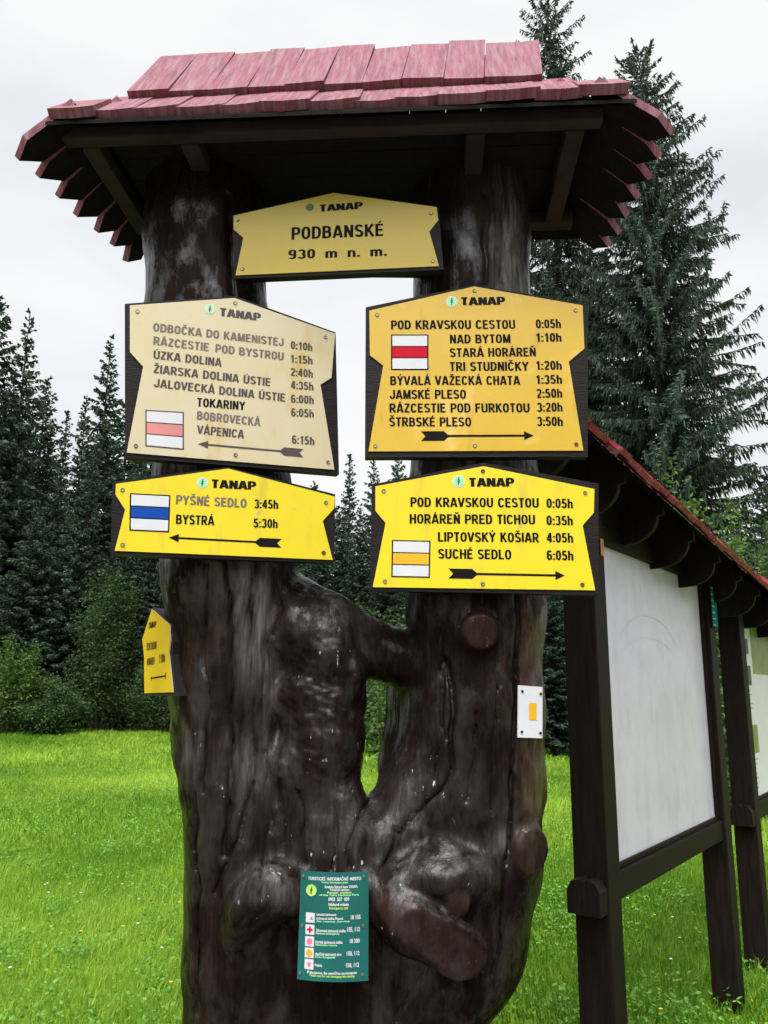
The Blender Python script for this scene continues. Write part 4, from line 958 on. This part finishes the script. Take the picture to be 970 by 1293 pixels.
# green emergency-number plate low on the trunk
f = face(420, 1170, 2.190, -1.5, (350, 1080), 6.929)
def plaque():
    W = f.w; root = empty('information_plate', f.o, f.rz, 'teal green emergency number plate screwed low on the trunk', 'plate')
    q = [W(205, 140), W(800, 150), W(797, 1108), W(170, 1095)]
    b = MB(); n = 14                                    # thin sheet, bent a little away at its sides
    L = lambda a, c, k: (a[0] + (c[0] - a[0]) * k, a[1] + (c[1] - a[1]) * k)
    bend = lambda u: .016 * (2 * u - 1) ** 2
    vs = []; fs = []
    for k in range(n + 1):
        u = k / n; a = L(q[0], q[1], u); c = L(q[3], q[2], u); y = bend(u) - .006
        vs += [(a[0], y, a[1]), (c[0], y, c[1]), (a[0], y + .002, a[1]), (c[0], y + .002, c[1])]
    for k in range(n):
        i = 4 * k; j = i + 4; fs += [(i, i + 1, j + 1, j), (i + 2, j + 2, j + 3, i + 3), (i, j, j + 2, i + 2), (i + 1, i + 3, j + 3, j + 1)]
    fs += [(0, 2, 3, 1), (4 * n, 4 * n + 1, 4 * n + 3, 4 * n + 2)]
    b.add(vs, fs); b.build('sheet', M['teal'], root)
    xl, xr_ = q[3][0], q[1][0]
    def bendmesh(mb, off):
        mb.v = [(x, bend((x - xl) / (xr_ - xl)) - .006 - off, z) for x, y, z in mb.v]
    t = MB(); cs = f.k / f.sc
    for s, a, c, cap, mi in (('TURISTICKÉ  INFORMAČNÉ  MIESTO', (270, 215), (735, 217), 26, 0), ('Tourist information point', (388, 240), (622, 242), 17, 2), ('Stredisko Štátnych lesov TANAPu', (418, 282), (705, 284), 22, 0), ('Turistické centrum', (460, 305), (632, 307), 18, 0),
                  ('Ranger station', (440, 328), (652, 330), 17, 1), ('of the Tatra National Park', (370, 350), (718, 352), 16, 2), ('0903  507  009', (450, 393), (632, 395), 28, 0), ('Núdzové volanie', (452, 436), (628, 437), 24, 0), ('Emergency call', (458, 466), (620, 468), 20, 1),
                  ('Letecká záchranná', (345, 523), (520, 524), 20, 0), ('záchranná služba Poprad', (342, 557), (578, 558), 20, 0), ('Air rescue service', (342, 580), (636, 581), 15, 2), ('18 155', (645, 557), (730, 558), 32, 0),
                  ('Zdravotná záchranná služba', (340, 664), (602, 668), 22, 0), ('Medical emergency', (340, 686), (548, 688), 16, 2), ('155, 112', (615, 664), (724, 666), 34, 0),
                  ('Horská záchranná služba', (336, 765), (574, 767), 22, 0), ('Mountain rescue', (338, 786), (526, 788), 16, 2), ('18 300', (637, 764), (722, 766), 32, 0),
                  ('Hasičský záchranný zbor', (333, 870), (568, 872), 22, 0), ('Fire brigade', (333, 892), (510, 894), 16, 2), ('150, 112', (610, 872), (720, 874), 32, 0), ('Polícia', (330, 968), (395, 970), 22, 0), ('158, 112', (604, 975), (716, 977), 32, 0),
                  ('Ďakujeme, že neničíte zariadenie', (262, 1032), (698, 1038), 20, 0), ('Thank you for not damaging this facility', (280, 1056), (680, 1066), 18, 1)):
        put_text(t, s, W(*a), W(*c), cap * cs, 0, mi, .03)
    bendmesh(t, .0008); t.build('lettering', [M['white'], M['limep'], M['mint']], root)
    p = MB(); fg = MB()
    for i, (a, c, s) in enumerate(((290, 545, 40), (287, 650, 40), (284, 753, 40), (281, 853, 40), (279, 953, 40))):
        x, z = W(a, c); h = s * cs; flat(p, [(x - h, z - h), (x + h, z - h), (x + h, z + h), (x - h, z + h)], 0)
        circ = lambda r, n=14: [(x + r * h * math.cos(2 * PI * k / n), z + r * h * math.sin(2 * PI * k / n)) for k in range(n)]
        if i == 0: flat(fg, [(x - .1 * h, z - .4 * h), (x + .7 * h, z - .4 * h), (x + .3 * h, z + .35 * h)], 0, 2)
        if i == 1:
            flat(fg, [(x - .2 * h, z - .65 * h), (x + .2 * h, z - .65 * h), (x + .2 * h, z + .65 * h), (x - .2 * h, z + .65 * h)], 0, 1)
            flat(fg, [(x - .65 * h, z - .2 * h), (x - .2 * h, z - .2 * h), (x - .2 * h, z + .2 * h), (x - .65 * h, z + .2 * h)], 0, 1); flat(fg, [(x + .2 * h, z - .2 * h), (x + .65 * h, z - .2 * h), (x + .65 * h, z + .2 * h), (x + .2 * h, z + .2 * h)], 0, 1)
        if i == 2: flat(fg, circ(.68), 0, 3)
        if i == 3: flat(fg, circ(.72), 0, 4)
        if i == 4: flat(fg, [(x - .4 * h, z + .4 * h), (x - .35 * h, z - .15 * h), (x, z - .5 * h), (x + .35 * h, z - .15 * h), (x + .4 * h, z + .4 * h)], 0, 3)
    x, z = W(300, 305); r = 48 * cs; flat(fg, [(x + r * math.cos(2 * PI * k / 24), z + r * math.sin(2 * PI * k / 24)) for k in range(24)], 0, 5)
    bendmesh(p, .0008); p.build('pictogram_tiles', M['white'], root)
    sh = [(-.05, .62), (.22, .55), (.08, .3), (.25, .05), (.05, -.2), (.1, -.62), (-.14, -.62), (-.16, -.1), (-.3, .1), (-.1, .25)]
    bendmesh(fg, .0014); fg.build('pictograms', [M['ink'], M['tred'], M['grey'], M['pinkp'], M['tamber'], M['limep']], root)
    e = MB(); flat(e, ccw([(x + a * r, z + c * r) for a, c in sh]), 0); bendmesh(e, .0019); e.build('emblem', M['forest'], root)
    for a, c in ((228, 188), (760, 192), (215, 622), (752, 620), (198, 1042), (745, 1052)):
        x, z = W(a, c); s = MB(); yb = bend((x - xl) / (xr_ - xl)) - .006
        s.tube([(x, yb, z), (x, yb - .003, z)], [.0042, .003], 10); s.build('screw', M['steel'], root)
plaque()

# white trail-marker plate on the right stem
def marker():
    fm = face(668, 900, 2.268, 22, (440, 740), 3.2333); W = fm.w
    root = empty('trail_marker', fm.o, fm.rz, 'small white plate with a yellow rectangle on the right side of the trunk', 'marker')
    b = MB(); b.prism([(x, -.002, z) for x, z in ccw([W(692, 405), W(791, 412), W(791, 621), W(690, 618)])], (0, .003, 0)); b.build('plate', M['white'], root)
    s = MB(); flat(s, ccw([W(736, 478), W(767, 478), W(766, 548), W(736, 546)]), -.0028); s.build('yellow_mark', M['tamber'], root)
    for p in ((708, 430), (783, 440), (706, 595), (782, 600)):
        x, z = W(*p); e = MB(); e.tube([(x, -.002, z), (x, -.005, z)], .0035, 10); e.build('screw', M['ink'], root)
marker()

# ------------------------------------------------------------------ notice board with shingle roof
BD = R(36.0); BDIR = Vector((math.sin(BD), math.cos(BD), 0)); BN = Vector((math.cos(BD), -math.sin(BD), 0))
A0 = at(744, 880, 3.2); A0.z = 0
def bl(px, py, off=0.0):              # photo pixel -> (s, h) on the board plane shifted by off towards the viewer
    d = ray(px, py); o = A0 + BN * off; t = (o - CAM).dot(BN) / d.dot(BN); q = CAM + d * t - o; return q.dot(BDIR), q.z
NB = empty('notice_board', A0, PI / 2 - BD, 'dark wooden notice board with a red shingle roof and blank white sheet', 'notice board')
# local axes: x along the board, y = -BN (away from viewer side), z up
def nbox(name, lo, hi, m, bev=.006, parent=NB):
    b = MB(); b.box(lo, hi, bev=bev); return b.build(name, m, parent)
sr, _ = bl(893, 900); s3, _ = bl(932, 900)
pw = .066
(sa, ha), (sb_, hb), (sc2, hc), (sd2, hd) = [bl(*p, .03) for p in ((766, 690), (880, 737), (906, 1032), (780, 1097))]
print('BOARD', sr, s3, sa, ha, sb_, hb, sc2, hc, sd2, hd, 'eave', bl(745, 537, .27), bl(970, 740, .27), 'rail', bl(782, 1155, .05), bl(928, 1064, .05), 'beam', bl(765, 673, .05), bl(880, 724, .05))
S2 = s3 + (sr - .0)
PT = 2.42
for x in (0, sr, s3, S2): nbox('post', (x - pw, -pw, -.1), (x + pw, pw, PT), M['stain'], .008)
def panel(x0, x1, kind):
    pr = nbox('panel', (x0, -.012, hd - .03), (x1, .012, ha + .03), M['stain'], .002)
    sh = MB(); sh.box((x0 + .012, -.022, hd), (x1 - .012, -.0135, ha - .0), 0, .001); so_ = sh.build('sheet', M['paper'] if kind == 0 else M['poster'], pr)
    if kind == 0:
        for cx_, cz_, rx_, rz_, a0, a1, wd_ in ((.42, .60, .30, .20, 30, 150, .005), (.42, .56, .30, .16, 40, 150, .004), (.60, .50, .34, .40, 5, 60, .003), (.5, .33, .16, .05, 200, 330, .004), (.30, .82, .25, .30, 60, 110, .003)):
            m_ = MB(); P_ = []
            for k in range(25):
                a = R(a0 + (a1 - a0) * k / 24); wq = wd_ * (.3 + .7 * math.sin(PI * k / 24))
                for q in (1, -1): P_.append((x0 + (x1 - x0) * cx_ + (rx_ * (x1 - x0) + q * wq) * math.cos(a), -.0226, hd + (ha - hd) * cz_ + (rz_ * (ha - hd) + q * wq) * math.sin(a)))
            m_.add(P_, [(2 * k, 2 * k + 1, 2 * k + 3, 2 * k + 2) for k in range(24)]); m_.build('scuff', M['scuff'], pr)
    for lo, hi in (((x0, -.050, hd - .10), (x1, .03, hd - .002)), ((x0, -.050, ha + .0), (x1, .03, ha + .08))):
        nbox('rail', lo, hi, M['stain'], .005)
    nbox('lip', (x0 + .004, -.036, hd), (x1 - .004, -.0245, hd + .02), M['stain'], .003, pr)
    nbox('edge_strip', (x0, -.040, hd + .022), (x0 + .022, -.0245, ha - .002), M['stain'], .003, pr)
    nbox('edge_strip', (x1 - .03, -.040, hd + .022), (x1, -.0245, ha - .002), M['stain'], .003, pr)
    return pr
panel(pw, sr - pw, 0); p2 = panel(s3 + pw, S2 - pw, 1)
# tenon ends of the lower rail
for x in (0, s3):
    t = MB(); zc = hd - .055
    prof = [(-.062, -.06), (.062, -.06), (.062, .02), (.045, .05), (.015, .058), (0, .045), (-.015, .058), (-.045, .05), (-.062, .02)]
    t.prism([(x - pw - .075, a, zc + b) for a, b in prof][::-1], (.074, 0, 0)); t.build('tenon', M['stain'], NB)
# poster content on the second panel
gx = s3 + pw
for (u0, u1, v0, v1, m_) in ((.06, .16, .72, .80, 'photo_b'), (.06, .17, .56, .66, 'photo_b'), (.10, .20, .22, .36, 'photo_a'), (.21, .62, .62, .90, 'photo_a')):
    pc = MB(); pc.add([(gx + (S2 - s3) * u, -.0228, hd + (ha - hd) * v) for u, v in ((u0, v0), (u1, v0), (u1, v1), (u0, v1))], [(0, 1, 2, 3)]); pc.build('poster_picture', M[m_], p2)
pc = MB()
rg = random.Random(4)
for k in range(40):
    v = .05 + k * .023
    u1 = .045 + rg.uniform(.08, .13) if (v > .82 or v < .2 or .42 < v < .54) else 0
    if u1: pc.add([(gx + (S2 - s3) * a, -.0228, hd + (ha - hd) * (v + b)) for a, b in ((.045, 0), (u1, 0), (u1, .006), (.045, .006))], [(0, 1, 2, 3)])
pc.build('poster_text', M['grey'], p2)
# roof: two slopes of shingles, ridge along the board, eave sinking a little to the far end
e0, z0 = bl(745, 537, .27); e1, z1 = bl(970, 742, .27)
z0 -= .035; z1 -= .035; zs = (z1 - z0) / (e1 - e0)
X0, X1 = -.72, S2 + .35
ze = lambda x: z0 + zs * (x - e0) if x < 3.0 else z0 + zs * (3.0 - e0)
rf = empty('roof', (0, 0, 0), 0, parent=NB)
RIDGE = .30
rg = random.Random(12)
for nm, sy in (('shingles', -1), ('shingles', 1)):
    mb = MB(); x = X0
    while x < X1:
        wd = rg.uniform(.085, .12); xc = x + wd / 2
        for row in range(3):
            t0 = row / 3; t1 = min(1.0, (row + 1.25) / 3) if row < 2 else 1.0
            f0 = lambda t: (sy * (.005 + .275 * t), ze(xc) + RIDGE * (1 - t))
            a = f0(max(0, t0 - .03)); b = f0(t1)
            shingle(mb, (xc, a[0], a[1] + .006 * (2 - row)), (xc, b[0] + sy * rg.uniform(0, .014), b[1] + rg.uniform(-.008, .008) + .004 * (2 - row)), (1, 0, zs + rg.uniform(-.04, .04)), wd, .022, .008, 0, (0, 1))
        x += wd
    mb.build(nm, [M['redbright'], M['under']], rf)
# rafters with scroll-cut tails under the viewer-side eave, and boards closing the gable
x = X0 + .12; k = 0
while x < X1 - .1:
    zz = ze(x); b = MB(); pts = [(0, .05), (.0, .30 * 1)]
    y0 = -.235; prof = [(y0, zz + .018), (y0, zz - .030), (y0 + .020, zz - .033)]
    for q in range(9):
        a = q / 8 * PI / 2; prof.append((y0 + .026 + .14 * (1 - math.cos(a)), zz - .036 - .11 * math.sin(a)))
    prof += [(.0, zz - .15), (.0, zz + RIDGE - .06)]
    b.prism([(x, y, z) for y, z in prof], (.030, 0, 0)); b.build('rafter', M['stain'], rf)
    b = MB(); b.prism([(x, -y, z) for y, z in prof][::-1], (.030, 0, 0)); b.build('rafter', M['stain'], rf)
    x += .46; k += 1
pl = MB(); pl.box((-.10, -.055, PT - .10), (S2 + .10, .055, PT - .02), 0, .004); 
nbox('top_beam', (pw + .001, -.045, ha + .083), (sr - pw - .001, .045, PT - .04), M['stain'], .004)
nbox('top_beam', (s3 + pw + .001, -.045, ha + .083), (S2 - pw - .001, .045, PT - .04), M['stain'], .004)

# small green plate and orange tag fixed to the board
gp = MB(); 
def small_plate():
    root = empty('small_plate', A0 + BDIR * (sr) + BN * (pw + .002), PI / 2 - BD, 'narrow teal plate with white print high on the second post of the notice board', 'plate')
    s0, h0 = bl(906, 744, pw); s1, h1 = bl(913, 796, pw)
    a, b = -.055, .064
    m = MB(); m.box((a, -.012, h1), (b, 0, h0), 0, .002); m.build('backing', M['stain'], root)
    m = MB(); m.add([(a + .006, -.0135, h1 + .006), (b - .006, -.0135, h1 + .006), (b - .006, -.0135, h0 - .006), (a + .006, -.0135, h0 - .006)], [(0, 1, 2, 3)]); m.build('enamel', M['teal_small'], root)
    m = MB(); n = 7
    for k in range(n):
        z = h1 + .012 + (h0 - h1 - .03) * k / (n - 1)
        for q in (0, 1):
            x0 = a + .012 + .03 * q; m.add([(x0, -.0142, z), (x0 + .018, -.0142, z), (x0 + .018, -.0142, z + .006), (x0, -.0142, z + .006)], [(0, 1, 2, 3)])
    m.build('white_print', M['white'], root)
small_plate()
def orange_tag():
    s0, h0 = bl(761, 692, pw)
    root = empty('orange_tag', A0 + BDIR * 0.03 + BN * (pw + .0015), PI / 2 - BD, 'tiny worn orange tag at the top of the nearest notice board post', 'tag')
    m = MB(); m.box((-.012, -.004, h0 - .035), (.020, 0, h0 + .035), 0, .001); m.build('tag_sheet', M['orangetag'], root)
orange_tag()

if _fc:
    bpy.data.objects.remove(_fc[1]); bpy.data.curves.remove(_fc[0])
